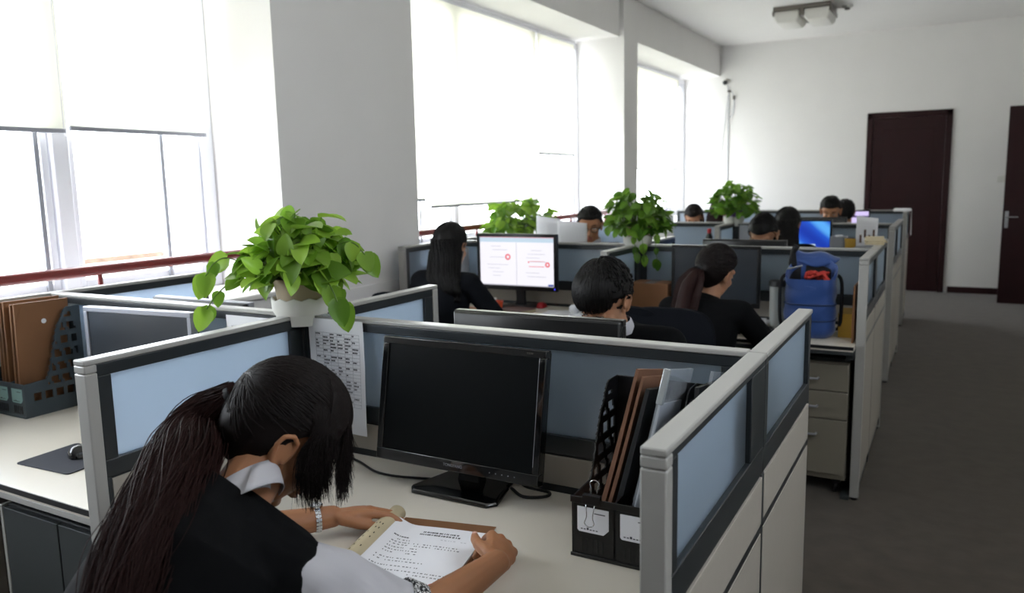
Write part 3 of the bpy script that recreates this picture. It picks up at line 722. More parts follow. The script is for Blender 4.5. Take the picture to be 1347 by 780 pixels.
def office_chair(label, loc, face, back_tilt=8):
    r = thing('office_chair', label, 'chair', (loc[0], loc[1], 0), -math.radians(face))
    b = MB()
    for i in range(5):
        a = 2 * PI * i / 5 + 0.3; b.cap((0.03 * math.cos(a), 0.03 * math.sin(a), 0.10), 0.022, (0.30 * math.cos(a), 0.30 * math.sin(a), 0.075), 0.014, 8)
    b.build('star_base', black_m, r, smooth=60)
    for i in range(5):
        a = 2 * PI * i / 5 + 0.3; x, y = 0.30 * math.cos(a), 0.30 * math.sin(a)
        b = MB(); Rm = Matrix.Rotation(a, 3, 'Z') @ Matrix.Rotation(PI / 2, 3, 'Y')
        b.lathe([(0.018, -0.022), (0.028, -0.016), (0.028, 0.016), (0.018, 0.022)], (x, y, 0.0285), 14, Rm); b.cap((x, y, 0.04), 0.012, (x, y, 0.075), 0.012, 8); b.build('castor', black_m, r, smooth=40)
    b = MB(); b.tube([(0, 0, 0.10), (0, 0, 0.28)], 0.026, 14); b.tube([(0, 0, 0.28), (0, 0, 0.42)], 0.015, 14); b.build('gas_lift', black_m, r, smooth=40)
    b = MB(); n = 20
    rings = []
    for z, g in ((0.425, 0.90), (0.435, 0.98), (0.465, 1.0), (0.49, 0.97), (0.497, 0.85)):
        rings.append([V((0.24 * g * abs(math.cos(t)) ** 0.55 * (1 if math.cos(t) > 0 else -1), 0.235 * g * abs(math.sin(t)) ** 0.55 * (1 if math.sin(t) > 0 else -1) + 0.01, z - 0.012 * (0.5 + 0.5 * math.sin(t)) * (1 if z > 0.45 else 0))) for t in [2 * PI * (i + 0.5) / 32 for i in range(32)]])
    b.rings(rings); b.build('seat', chair_m, r, smooth=50)
    tl = math.radians(back_tilt)
    rings = []
    for q, g in ((0, 0.9), (0.008, 1.0), (0.045, 1.0), (0.055, 0.9)):
        rg = []
        for t in [2 * PI * (i + 0.5) / 36 for i in range(36)]:
            x = 0.225 * g * abs(math.cos(t)) ** 0.5 * (1 if math.cos(t) > 0 else -1); z = 0.235 * g * abs(math.sin(t)) ** 0.5 * (1 if math.sin(t) > 0 else -1)
            y = -0.235 - q + 0.35 * x * x + 0.02 * math.cos(z * 8)
            zz = 0.80 + z; rg.append(V((x, y - math.tan(tl) * (zz - 0.5), zz)))
        rings.append(rg)
    b.rings(rings); b.build('backrest', chair_m, r, smooth=50)
    b = MB(); b.chain([(0, -0.08, 0.415), (0, -0.26, 0.43), (0, -0.305, 0.56), (0, -0.335, 0.75)], [0.02, 0.02, 0.018, 0.016], 8); b.build('back_bracket', black_m, r, smooth=60)
    for s in (-1, 1):
        b = MB(); b.chain([(s * 0.20, 0.0, 0.435), (s * 0.275, 0.0, 0.47), (s * 0.285, -0.03, 0.60), (s * 0.285, -0.02, 0.655)], [0.013] * 4, 8)
        b.cap((s * 0.285, -0.10, 0.665), 0.018, (s * 0.285, 0.10, 0.665), 0.018, 10); b.build('armrest', black_m, r, smooth=60)
    return r

def person(label, H, face, lean=18, pitch=25, hyaw=0, roll=0, sex='f', hair=None, cloth=suit_m, collar=True, skin=skin_m, wr=None, chair=None, k=1.05, desk_z=0.80, voxel=0.005, seatz=0.575, pelvis=None):
    """a seated figure whose head centre is H, facing `face` degrees clockwise from +y"""
    a = math.radians(face); f = V((math.sin(a), math.cos(a), 0)); rt = V((f.y, -f.x, 0)); u = V((0, 0, 1)); H = V(H)
    wd = 0.92 if sex == 'f' else 1.02
    R = head_axes(face, pitch, hyaw, roll)
    nb = H - (R @ V((0, 0, 1))) * 0.100 * k - (u + f * 0.1) * 0.052 * k - f * 0.028
    J = dict(fw=f, rt=rt, neck=nb)
    ln = math.radians(lean)
    L = (nb.z - seatz) / math.cos(ln)
    pel = V((nb.x, nb.y, 0)) - f * (L * math.sin(ln)); pel.z = seatz
    if pelvis: pel = V(pelvis)
    J['pelvis'] = pel; ax = (nb - pel); back = -f * 0.03
    J['waist'] = pel + ax * 0.30 + back * 0.4; J['chest'] = pel + ax * 0.60 + back; J['upper'] = pel + ax * 0.84 + back * 0.7
    shc = pel + ax * 0.925 + back * 0.3
    sw = (0.165 if sex == 'f' else 0.185) * k
    J['shL'] = shc - rt * sw; J['shR'] = shc + rt * sw
    J['hipL'] = pel - rt * 0.09 * k; J['hipR'] = pel + rt * 0.09 * k
    for s, sg in (('L', -1), ('R', 1)):
        J['kn' + s] = pel + f * 0.40 * k + rt * sg * 0.10 * k + u * (0.53 - seatz)
        J['an' + s] = J['kn' + s] + f * 0.02; J['an' + s].z = 0.095
    if wr is None:
        c = V((nb.x, nb.y, 0)) + f * 0.26; wr = (c - rt * 0.13 + u * (desk_z + 0.035), c + rt * 0.13 + u * (desk_z + 0.035))
    J['wrL'], J['wrR'] = V(wr[0]), V(wr[1])
    for s, sg in (('L', -1), ('R', 1)):
        J['el' + s] = ik(J['sh' + s], J['wr' + s], 0.285 * k, 0.245 * k, rt * sg * 0.9 - u * 0.8 - f * 0.1)
        d = J['wr' + s] - J['el' + s]; J['wr' + s] = J['el' + s] + d.normalized() * min(d.length, 0.25 * k)
    root = thing('person', label, 'person', (pel.x, pel.y, 0))
    off = -root.location
    mb = MB(); torso_blobs(mb, J, k, wd); legs_blobs(mb, J, k)
    for s, sg in (('L', -1), ('R', 1)):
        mb.cap(J['sh' + s], 0.049 * k * wd, J['el' + s], 0.038 * k * wd); mb.cap(J['el' + s], 0.038 * k * wd, J['wr' + s], 0.026 * k * wd)
        dv = (J['wr' + s] - J['el' + s]); dv = V((dv.x, dv.y, min(dv.z, 0) * 0.2)).normalized(); dv = (dv + f * 0.6).normalized()
        hand_blobs(mb, J['wr' + s], dv, u, 1 if s == 'L' else -1, k, curl=(12, 18, 14))
        mb.cap(J['an' + s], 0.034 * k, J['an' + s] + V((0, 0, -0.05)) + f * 0.03, 0.03 * k); mb.cap(J['an' + s] + V((0, 0, -0.055)) - f * 0.02, 0.03, J['an' + s] + V((0, 0, -0.062)) + f * 0.13, 0.024)
    mb.chain([nb - u * 0.02, nb.lerp(H, 0.55) , H + R @ (V((0, -0.012, -0.05)) * k)], [0.060 * k * wd, 0.054 * k * wd, 0.056 * k * wd])
    head_blobs(mb, H, R, k)
    remeshed(mb.shift(off), 'body', skin, root, voxel, 4)
    # clothes
    mb = MB(); torso_blobs(mb, J, k, wd, 0.014)
    mb.cap(nb - (H - nb).normalized() * 0.03, 0.074 * k * wd, nb + (H - nb).normalized() * 0.012, 0.067 * k * wd)
    for s in 'LR':
        mb.cap(J['sh' + s], 0.049 * k * wd + 0.016, J['el' + s], 0.038 * k * wd + 0.018); mb.cap(J['el' + s], 0.038 * k * wd + 0.017, J['wr' + s] - (J['wr' + s] - J['el' + s]).normalized() * 0.035, 0.026 * k * wd + 0.017)
    remeshed(mb.shift(off), 'jacket', cloth, root, 0.008, 4)
    mb = MB(); legs_blobs(mb, J, k, 0.012, low=0.02); mb.ell(J['pelvis'] + V((0, 0, -0.01)), (0.165 * wd * k + 0.022, 0.13 * k + 0.022, 0.11 * k + 0.012), frame(f))
    remeshed(mb.shift(off), 'trousers', cloth, root, 0.010, 4)
    for s in 'LR':
        A = J['an' + s]; mb = MB(); mb.cap(A + V((0, 0, -0.045)) - f * 0.02, 0.04, V((A.x, A.y, 0.036)) + f * 0.15, 0.034); mb.bb(0, 0, 0, 0, 0, 0)
        remeshed(mb.shift(off), 'shoe', shoe_m, root, 0.008, 3)
    if collar:
        ndir = (H - nb).normalized(); rings = []
        for q, rr2 in ((0.010, 0.073), (0.062, 0.069), (0.066, 0.066), (0.06, 0.0645), (0.010, 0.067)):
            c = nb + ndir * q; Rn = frame(f, ndir)
            rings.append([c + Rn @ V((math.cos(t) * rr2 * k * wd, math.sin(t) * rr2 * k * wd, -0.012 * math.sin(t))) for t in [2 * PI * i / 28 for i in range(28)]])
        mb = MB(); mb.rings(rings, caps=False); mb.shift(off); mb.build('collar', shirt_m, root, smooth=60)
    face_parts(root, H, R, k, off)
    J['R'] = R; J['H'] = H; J['off'] = off; J['root'] = root; J['k'] = k
    return root, J
def face_parts(root, H, R, k, off, brow=hair_m, closed=True):
    P = lambda x, y, z: H + R @ (V((x, y, z)) * k)
    for s in (-1, 1):
        mb = MB()
        mb.ell(P(s * 0.031, 0.0835, 0.002), (0.0125 * k, 0.0055 * k, 0.0042 * k), R, 16, 10); mb.shift(off)
        e = mb.build('eye', eyew_m, root, smooth=180)
        mb = MB(); mb.ell(P(s * 0.031, 0.0868, 0.001), (0.0050 * k, 0.0030 * k, 0.0042 * k), R, 14, 8); mb.shift(off); mb.build('iris', eyeb_m, e, smooth=180)
        mb = MB(); mb.tube([P(s * 0.017, 0.0845, 0.004), P(s * 0.024, 0.0885, 0.0068), P(s * 0.033, 0.088, 0.0070), P(s * 0.045, 0.080, 0.0035)], 0.0017 * k, 6); mb.shift(off); mb.build('lashes', eyeb_m, e, smooth=180)
        mb = MB(); mb.tube([P(s * 0.015, 0.0905, 0.023), P(s * 0.030, 0.0880, 0.029), P(s * 0.050, 0.074, 0.026)], [0.0028 * k, 0.0038 * k, 0.0016 * k], 6); mb.shift(off); mb.build('eyebrow', brow, root, smooth=180)
    mb = MB(); mb.ell(P(0, 0.0915, -0.0625), (0.021 * k, 0.0085 * k, 0.0055 * k), R, 18, 10); mb.ell(P(0, 0.0895, -0.0725), (0.018 * k, 0.0085 * k, 0.0060 * k), R, 18, 10); mb.shift(off); mb.build('lips', lip_m, root, smooth=180)

def short_hair(root, J, m=hair_m, front=0.30, seed=3, n=420, vol=1.02, fringe=0.0):
    k = J['k']; R = J['R']; H = J['H'] + J['off']
    h = hair_cap('hair', H, R, k, m, root, front=front, nape=-0.74, vol=vol, seed=seed, side=0.12, noise=0.015)
    rr = random.Random(seed); mb = MB(); P = lambda d, q: H + R @ ((V((0, -0.012, 0.036)) + V((d.x * 0.0855, d.y * 0.1035, d.z * 0.098)) * q * vol) * k)
    crown = V((0.15, -0.45, 0.88)).normalized(); paths = []
    for i in range(n):
        d = V((rr.gauss(0, 1), rr.gauss(0, 1), rr.gauss(0.5, 1))).normalized()
        if d.z < front and d.y > 0.05 + 0.3 * max(0, d.z): continue
        if d.z < -0.35: continue
        t = (d - crown * d.dot(crown)); t = t.normalized() if t.length > 1e-4 else V((1, 0, 0))
        t = (t + V((rr.gauss(0, .25), rr.gauss(0, .25), rr.gauss(0, .25)))).normalized()
        L = rr.uniform(0.3, 0.55); pts = []
        for j in range(5):
            q = (d + t * L * j / 4).normalized(); pts.append(P(q, 1.005 + 0.035 * math.sin(PI * j / 4 * 0.9)))
        paths.append(pts)
    if fringe:
        for i in range(int(fringe)):
            x = rr.uniform(-0.95, 0.95); d0 = V((x * 0.8, rr.uniform(0.1, 0.6), 0.78)).normalized(); hh = rr.uniform(1.0, 1.035); e1 = x * 1.1 + rr.gauss(0, .14); pts = []
            for j in range(6):
                q = (d0.lerp(V((e1, 0.95, 0.06 + 0.12 * math.sin(i * 1.7))).normalized(), j / 5)).normalized(); pts.append(P(q, hh + 0.03 * math.sin(PI * j / 5)))
            paths.append(pts)
    strands(mb, paths, 0.0030 * k, 4); mb.build('hair_strands', m, h, smooth=180)
    return h
def long_hair(root, J, m, tip, width=0.085, seed=5, n=160, front=0.42, tie=None, tail_w=(0.03, 0.045, 0.04, 0.012), mid=None, tailm=None, side=0.10):
    """cap plus either a ponytail from `tie` or a curtain down the back to `tip` (world points)"""
    k = J['k']; R = J['R']; H = J['H'] + J['off']; off = J['off']
    h = hair_cap('hair', H, R, k, m, root, front=front, nape=-0.85 if not tie else -0.86, vol=1.04, seed=seed, side=side, noise=0.012)
    rr = random.Random(seed)
    P = lambda d, q: H + R @ ((V((0, -0.012, 0.036)) + V((d.x * 0.089, d.y * 0.1075, d.z * 0.102)) * q) * k)
    tailm = tailm or m
    if tie:
        tp = V(tie) + off; pts = bez([tp] + [V(q) + off for q in (mid or [])] + [V(tip) + off], 8)
        ws = np.interp(np.linspace(0, 1, len(pts)), np.linspace(0, 1, len(tail_w)), tail_w)
        mb = MB(); mb.tube(pts, [float(q) * 0.6 for q in ws], 12)
        rtv = R @ V((1, 0, 0)); bk = R @ V((0, 0, 1)); paths = []
        for i in range(n):
            a = rr.uniform(0, 2 * PI); q = math.sqrt(rr.random()) ; L = rr.uniform(0.6, 1.03); pth = []
            for j, p in enumerate(pts):
                if j / len(pts) > L: break
                w_ = float(ws[j]) * (0.55 + 0.75 * q * (0.6 + 0.4 * math.sin(i * 2.3))); ph = a + 0.5 * math.sin(j * 0.3 + i)
                pth.append(p + rtv * math.cos(ph) * w_ + bk * math.sin(ph) * w_ * 0.6)
            if len(pth) > 2: paths.append(pth)
        strands(mb, paths, 0.0024, 4); mb.build('ponytail', tailm, h, smooth=180)
        tdir = (R.transposed() @ (V(tie) - J['H'])).normalized(); mb = MB(); paths = []
        for i in range(n):
            d = V((rr.gauss(0, 1), rr.gauss(0.1, 1), abs(rr.gauss(0.3, 0.8)) - 0.25)).normalized()
            if d.z < front and d.y > 0.05: continue
            paths.append([P(d.lerp(tdir, j / 6).normalized(), 1.0 + 0.02 * rr.random()) for j in range(7)])
        strands(mb, paths, 0.0022 * k, 4, taper=False); mb.build('hair_strands', m, h, smooth=180)
        mb = MB(); mb.lathe([(0.020, -0.008), (0.027, -0.006), (0.027, 0.006), (0.020, 0.008)], tp, 16, frame(V((0, 0, 1)).cross(pts[1] - pts[0]), pts[1] - pts[0])); mb.build('hair_tie', strap_m, h, smooth=60)
    else:
        tp = V(tip) + off; bkv = R @ V((0, -1, 0)); rtv = V(J['rt'])
        c0 = H + R @ (V((0, -0.02, 0.05)) * k); c1 = H + R @ (V((0, -0.045, -0.06)) * k)
        pts = bez([c0, c1, c1.lerp(tp, 0.5) + V(J['fw']) * -0.035, tp], 7)
        mb = MB(); rings = []; L = len(pts)
        for i, p in enumerate(pts):
            q = i / (L - 1); a = (0.082 * (1 - q) + width * q) * k * (1.12 if 0.2 < q < 0.7 else 1); c = (0.085 * (1 - q) ** 1.5 + 0.03) * k
            if q > 0.9: a *= 0.8; c *= 0.6
            fwv = V(J['fw']); rings.append([p + rtv * math.cos(2 * PI * t / 24) * a + fwv * math.sin(2 * PI * t / 24) * c for t in range(24)])
        mb.rings(rings); paths = []
        for i in range(n):
            t = rr.uniform(PI * 0.95, 2.05 * PI); st = rr.randint(0, 4); en = rr.randint(L - 5, L - 1)
            pth = []
            for j in range(st, en + 1):
                r_ = rings[j]; ii = t / (2 * PI) * 24; g0 = r_[int(ii) % 24]; g1 = r_[(int(ii) + 1) % 24]; p = g0.lerp(g1, ii - int(ii)); pth.append(pts[j] + (p - pts[j]) * (1.02 + 0.03 * math.sin(j * 0.5 + i)))
            paths.append(pth)
        strands(mb, paths, 0.0030, 4); mb.build('hair_lengths', tailm, h, smooth=180)
        mb = MB(); paths = []
        for i in range(n):
            d0 = V((rr.uniform(-.25, .25), rr.uniform(-.7, .55), 0.9)).normalized(); sx = 1 if d0.x > 0 else -1
            d1 = V((sx * rr.uniform(0.75, 1), min(-0.1 + rr.uniform(-.6, .15), d0.y), rr.uniform(-.7, -.2))).normalized()
            paths.append([P(d0.lerp(d1, j / 7).normalized(), 1.0 + 0.02 * math.sin(i)) for j in range(8)])
        strands(mb, paths, 0.0024 * k, 4, taper=False); mb.build('hair_strands', m, h, smooth=180)
    return h
# ------------------------------------------------------------------ the woman at the near desk
def near_woman():
    k = 1.05; u = V((0, 0, 1)); f = V((0.10, 0.995, 0)).normalized(); rt = V((f.y, -f.x, 0))
    H = V((-1.085, 1.035, 1.135)); R = head_axes(0, 44, 34, 4)
    root = thing('person', 'ponytailed woman in black vest and white shirt bending over the open file', 'person', (-1.08, 0.66, 0)); off = -root.location
    J = dict(fw=f, rt=rt, neck=V((-1.085, 0.905, 1.055)), pelvis=V((-1.10, 0.64, 0.575)), waist=V((-1.09, 0.66, 0.73)), chest=V((-1.08, 0.725, 0.89)), upper=V((-1.07, 0.815, 1.005)),
             shR=V((-0.925, 0.875, 0.965)), shL=V((-1.235, 0.865, 0.985)), R=R, H=H, off=off, root=root, k=k)
    J['hipL'] = J['pelvis'] - rt * 0.095; J['hipR'] = J['pelvis'] + rt * 0.095
    for s, sg in (('L', -1), ('R', 1)):
        J['kn' + s] = J['pelvis'] + f * 0.42 + rt * sg * 0.10 - u * 0.045; J['an' + s] = J['kn' + s] + f * 0.02; J['an' + s].z = 0.095
    elR, wrR = V((-0.790, 1.020, 0.838)), V((-0.768, 1.288, 0.836))
    elL, wrL = V((-1.39, 1.095, 0.838)), V((-1.228, 1.312, 0.834))
    wd = 0.92
    mb = MB(); nails = MB(); torso_blobs(mb, J, k, wd); legs_blobs(mb, J, k)
    for S, E_, W in ((J['shR'], elR, wrR), (J['shL'], elL, wrL)):
        mb.cap(S, 0.046, E_, 0.037); mb.cap(E_, 0.037, E_.lerp(W, 0.35), 0.038); mb.cap(E_.lerp(W, 0.35), 0.038, W, 0.0255)
    # left hand lies flat beside the file, right hand curls round its right edge
    hand_blobs(mb, wrL, V((0.56, 0.72, -0.02)), V((-0.15, 0.1, 1)), 1, k, curl=(16, 24, 20), spread=5, thumb=(0.85, 0.30), nails=nails)
    hand_blobs(mb, wrR, V((-0.34, 0.86, 0.02)), V((0.50, 0.30, 0.80)), -1, k, curl=(48, 62, 40), spread=3, thumb=(0.75, 0.45), nails=nails, flex=10)
    for s in 'LR':
        mb.cap(J['an' + s], 0.034 * k, J['an' + s] + V((0, 0, -0.05)) + f * 0.03, 0.03 * k); mb.cap(J['an' + s] + V((0, 0, -0.055)) - f * 0.02, 0.03, J['an' + s] + V((0, 0, -0.062)) + f * 0.13, 0.024)
    mb.chain([J['neck'] - u * 0.02, J['neck'].lerp(H, 0.5) + V((0.0, 0.01, 0)), H + R @ (V((0, -0.015, -0.045)) * k)], [0.056, 0.052, 0.056])
    head_blobs(mb, H, R, k)
    remeshed(mb.shift(off), 'body', skin_m, root, 0.0032, 3)
    nails.shift(off); nails.build('fingernails', nail_m, root, smooth=180)
    # shirt: sleeves to the elbow
    mb = MB(); torso_blobs(mb, J, k, wd, 0.008)
    for S, E_ in ((J['shR'], elR), (J['shL'], elL)):
        d = (E_ - S); n_ = d.normalized(); a0 = n_.orthogonal().normalized(); b0 = n_.cross(a0); rings = []
        for q, r in ((-0.10, 0.045), (0.0, 0.066), (0.15, 0.072), (0.35, 0.071), (0.55, 0.067), (0.75, 0.066), (0.90, 0.066), (0.97, 0.062)):
            rings.append([S + d * q + (a0 * math.cos(t) + b0 * math.sin(t)) * r * (1 + 0.06 * math.sin(3 * t + 9 * q) + 0.03 * math.sin(7 * t - 14 * q)) for t in [2 * PI * i / 40 for i in range(40)]])
        mb.rings(rings)
    remeshed(mb.shift(off), 'shirt', shirt_m, root, 0.004, 2)
    for S, E_ in ((J['shR'], elR), (J['shL'], elL)):
        d = (E_ - S); n_ = d.normalized(); a0 = n_.orthogonal().normalized(); b0 = n_.cross(a0)
        mb = MB(); mb.rings([[S + d * q + (a0 * math.cos(t) + b0 * math.sin(t)) * r for t in [2 * PI * i / 40 for i in range(40)]] for q, r in ((0.86, 0.068), (0.865, 0.0715), (1.0, 0.0715), (1.005, 0.066), (0.94, 0.060))], caps=False); mb.shift(off)
        tag(mb.build('cuff', trim_m, root, smooth=60), 'black and white patterned cuff')
    # vest
    mb = MB(); torso_blobs(mb, J, k, wd, 0.019); remeshed(mb.shift(off), 'vest', suit_m, root, 0.005, 5)
    mb = MB(); legs_blobs(mb, J, k, 0.012, low=0.02); mb.ell(J['pelvis'], (0.165, 0.15, 0.12), frame(f)); remeshed(mb.shift(off), 'trousers', suit_m, root, 0.010, 4)
    for s in 'LR':
        A = J['an' + s]; mb = MB(); mb.cap(A + V((0, 0, -0.045)) - f * 0.02, 0.04, V((A.x, A.y, 0.036)) + f * 0.15, 0.034); remeshed(mb.shift(off), 'shoe', shoe_m, root, 0.008, 3)
    # collar: white band open at the throat
    nd = (H + R @ V((0, -0.02, -0.06)) - J['neck']).normalized(); mb = MB(); rings = []
    Rn = frame(f, nd)
    for q, r, lift in ((-0.035, 0.088, 0), (0.000, 0.078, 0), (0.036, 0.0715, 1), (0.040, 0.0695, 1), (0.036, 0.068, 1), (0.0, 0.071, 0)):
        rings.append([J['neck'] + nd * (q - 0.022 * lift * max(0, math.sin(t))) + Rn @ V((math.cos(t) * r, math.sin(t) * r * 1.02, 0)) for t in [PI * 0.62 + 1.76 * PI * i / 40 for i in range(41)]])
    mb.rings(rings, caps=False, closed=False); mb.shift(off); mb.build('collar', shirt_m, root, smooth=60)
    # lapel flaps of the collar running down to the vest
    for sg in (-1, 1):
        def fl(a, b_, sg=sg):
            t = PI / 2 - sg * (0.03 * PI + 0.50 * PI * a); r = 0.079 + 0.040 * b_
            return J['neck'] + nd * (0.034 - 0.080 * b_) + Rn @ V((math.cos(t) * r, math.sin(t) * r, 0)) + off
        mb = MB(); mb.grid(fl, 8, 4); mb.build('collar_flap', shirt_m, root, smooth=60, solid=0.002)
    # watch on the left wrist
    d = (wrL - elL).normalized(); c = wrL - d * 0.036
    wroot = thing('wristwatch', 'silver bracelet watch on the left wrist of the woman at the near desk', 'watch', c)
    nrm = (u - d * u.dot(d)).normalized(); sx = d.cross(nrm); mb = MB()
    for i in range(22):
        t = 2 * PI * i / 22; p = (sx * math.cos(t) + nrm * math.sin(t)) * 0.0295
        Rm = Matrix([(-sx * math.sin(t) + nrm * math.cos(t)).to_tuple(), d.to_tuple(), (sx * math.cos(t) + nrm * math.sin(t)).to_tuple()]).transposed()
        mb.box(p, (0.0072, 0.013, 0.0030), Rm); mb.box(p, (0.0085, 0.005, 0.0038), Rm)
    mb.build('bracelet', chrome_m, wroot, bevel=0.0006)
    Rw = Matrix([sx.to_tuple(), d.to_tuple(), nrm.to_tuple()]).transposed()
    mb = MB(); mb.lathe([(0.013, 0.0), (0.0145, 0.002), (0.0145, 0.006), (0.0125, 0.008)], nrm * 0.0295, 28, Rw); mb.build('case', chrome_m, wroot, smooth=40)
    mb = MB(); mb.lathe([(0.0118, 0.0), (0.0118, 0.0006)], nrm * (0.0295 + 0.0078), 28, Rw); mb.build('dial', paper_m, wroot)
    face_parts(root, H, R, k, off, brow=hairb_m)
    # ---- hair: scalp shell, swept strands, ponytail, loose locks falling past the face
    Hl = H + off
    hcap = hair_cap('hair', Hl, R, k, hairb_m, root, front=0.42, nape=-0.88, vol=1.06, seed=2, side=0.16, noise=0.010)
    rr = random.Random(11)
    tie = H + R @ (V((-0.004, -0.114, 0.016)) * k)
    Pq = lambda d, q: Hl + R @ ((V((0, -0.012, 0.036)) + V((d.x * 0.0907, d.y * 0.1098, d.z * (0.1042 if d.z > 0 else 0.137))) * q) * k)
    td = (R.transposed() @ (tie - H)).normalized(); mb = MB(); paths = []
    for i in range(1500):
        d = V((rr.gauss(0, 1), rr.gauss(0.25, 0.9), rr.gauss(0.35, 0.8))).normalized()
        lim = 0.62 * max(0, (d.z + 0.05) / 0.55) - 0.02 + 0.04
        if d.z < 0.5 and d.y > lim: continue
        if d.z < -0.80 or (d.z < -0.1 and d.y > -0.25 + 0.5 * d.z): continue
        if d.dot(td) > 0.96: continue
        jit = V((rr.gauss(0, .05), rr.gauss(0, .05), rr.gauss(0, .05)))
        hgt = 1.0 + 0.012 * rr.random()
        paths.append([Pq((d.lerp(td, j / 10) + jit * math.sin(PI * j / 10)).normalized(), hgt + 0.02 * math.sin(PI * j / 10) * rr.random()) for j in range(11)])
    strands(mb, paths, 0.0011, 4, taper=False); mb.build('hair_strands', hairb_m, hcap, smooth=180)
    # front locks
    mb = MB(); paths = []
    for i in range(2600):
        x0 = rr.choice([rr.uniform(-0.35, 0.95), rr.uniform(0.5, 1.0)]); sgn = 1 if x0 > 0.0 else -1
        d0 = V((x0 * 0.35, rr.uniform(-0.05, 0.55), 0.85)).normalized(); d1 = V((x0 * 0.8, rr.uniform(0.62, 0.86), rr.uniform(0.30, 0.5))).normalized()
        if x0 > 0.55: d1 = V((rr.uniform(0.72, 0.9), rr.uniform(0.30, 0.66), rr.uniform(0.02, 0.35))).normalized()
        pts = [Pq(d0.lerp(d1, j / 7).normalized(), 1.01 + 0.035 * math.sin(PI * j / 7)) for j in range(8)]
        e = pts[-1]; t = (pts[-1] - pts[-2]).normalized(); L = rr.uniform(0.05, 0.14) if x0 < 0.55 else rr.uniform(0.03, 0.13)
        sw = V((rr.gauss(0, 0.003), rr.gauss(0, 0.003), 0))
        out = R @ V((d1.x * 0.25, d1.y * 0.8, 0)) * 0.03
        for j in range(1, 8):
            q = j / 7; tt = (t * (1 - q) + V((0, 0, -1)) * q).normalized(); e = e + tt * (L / 7) + out * (0.12 * (1 - q)) + sw * q * 0.4; pts.append(e)
        paths.append(pts)
    for i in range(420):
        d0 = V((rr.uniform(0.70, 0.95), rr.uniform(-0.05, 0.45), rr.uniform(0.30, 0.6))).normalized(); d1 = V((0.95, rr.uniform(0.22, 0.55), rr.uniform(-0.12, 0.10))).normalized()
        pts = [Pq(d0.lerp(d1, j / 5).normalized(), 1.01 + 0.025 * math.sin(PI * j / 5)) for j in range(6)]; e = pts[-1]; t = (pts[-1] - pts[-2]).normalized(); L = rr.uniform(0.03, 0.095)
        for j in range(1, 7): q = j / 6; e = e + (t * (1 - q) + V((0, 0, -1)) * q).normalized() * (L / 6) + R @ V((0.0022, 0.001, 0)); pts.append(e)
        paths.append(pts)
    strands(mb, paths, 0.00085, 4); mb.build('front_locks', hairb_m, hcap, smooth=180)
    # ponytail
    pl = bez([tie + off, V((-1.20, 0.945, 1.172)) + off, V((-1.145, 0.86, 1.130)) + off, V((-1.075, 0.755, 1.085)) + off, V((-1.035, 0.675, 1.02)) + off, V((-1.015, 0.615, 0.93)) + off, V((-1.005, 0.575, 0.83)) + off], 8)
    ws = np.interp(np.linspace(0, 1, len(pl)), [0, 0.12, 0.3, 0.6, 0.85, 1], [0.014, 0.034, 0.058, 0.064, 0.050, 0.018])
    mb = MB(); mb.tube(pl, [float(q) * 0.72 for q in ws], 16); paths = []
    for i in range(1500):
        a = rr.uniform(0, 2 * PI); q = math.sqrt(rr.random()); L = rr.choice([1.0, 1.0, rr.uniform(0.35, 1.0)]); c = 1 if rr.random() < .9 else 1.25; pth = []
        amp = rr.uniform(0, 0.008); fr = rr.uniform(0.2, 0.5)
        for j, p in enumerate(pl):
            if j / len(pl) > L: break
            w_ = float(ws[j]) * (0.35 + 0.68 * q) * c; ph = a + 0.25 * math.sin(j * 0.2 + i)
            t = (pl[min(j + 1, len(pl) - 1)] - pl[max(j - 1, 0)]).normalized(); sx2 = t.cross(V((0.5, -0.6, 0.4))).normalized(); sy2 = t.cross(sx2)
            pth.append(p + sx2 * math.cos(ph) * w_ + sy2 * math.sin(ph) * w_ * 0.75 + sx2 * amp * math.sin(j * fr + i))
        if len(pth) > 3: paths.append(pth)
    strands(mb, paths, 0.0012, 4); mb.build('ponytail', hairr_m, hcap, smooth=180)
    mb = MB(); dirv = (pl[2] - pl[0]).normalized(); mb.lathe([(0.010, -0.007), (0.018, -0.006), (0.0195, 0), (0.018, 0.006), (0.010, 0.007)], pl[1], 20, frame(dirv.cross(V((0.3, 1, 0))), dirv)); mb.build('hair_tie', strap_m, hcap, smooth=60)
near_woman()
office_chair('office chair of the ponytailed woman at the near desk', (-1.10, 0.63), 4)

# ------------------------------------------------------------------ the others
def glasses(H, R, k, label):
    r = thing('eyeglasses', label, 'glasses', H); P = lambda x, y, z: R @ (V((x, y, z)) * k)
    mb = MB()
    for s in (-1, 1):
        pts = [P(s * 0.034 + 0.024 * abs(math.cos(t)) ** 0.6 * (1 if math.cos(t) > 0 else -1), 0.101 - 0.006 * math.cos(t) * s, 0.0 + 0.017 * abs(math.sin(t)) ** 0.7 * (1 if math.sin(t) > 0 else -1)) for t in [2 * PI * i / 24 for i in range(25)]]
        mb.tube(pts, 0.0024, 6)
    mb.tube([P(-0.010, 0.104, 0.004), P(0, 0.107, 0.007), P(0.010, 0.104, 0.004)], 0.002, 6); mb.build('rims', black_m, r, smooth=180)
    for s in (-1, 1):
        mb = MB(); mb.tube([P(s * 0.058, 0.096, 0.008), P(s * 0.076, 0.085, 0.009), P(s * 0.085, 0.0, 0.008), P(s * 0.086, -0.02, -0.01)], 0.0022, 6); mb.build('temple', black_m, r, smooth=180)
        mb = MB(); mb.lathe([(0.019, -0.0006), (0.019, 0.0006)], P(s * 0.034, 0.101, 0), 20, R @ Matrix.Rotation(PI / 2, 3, 'X')); mb.build('lens', pane_m, r)

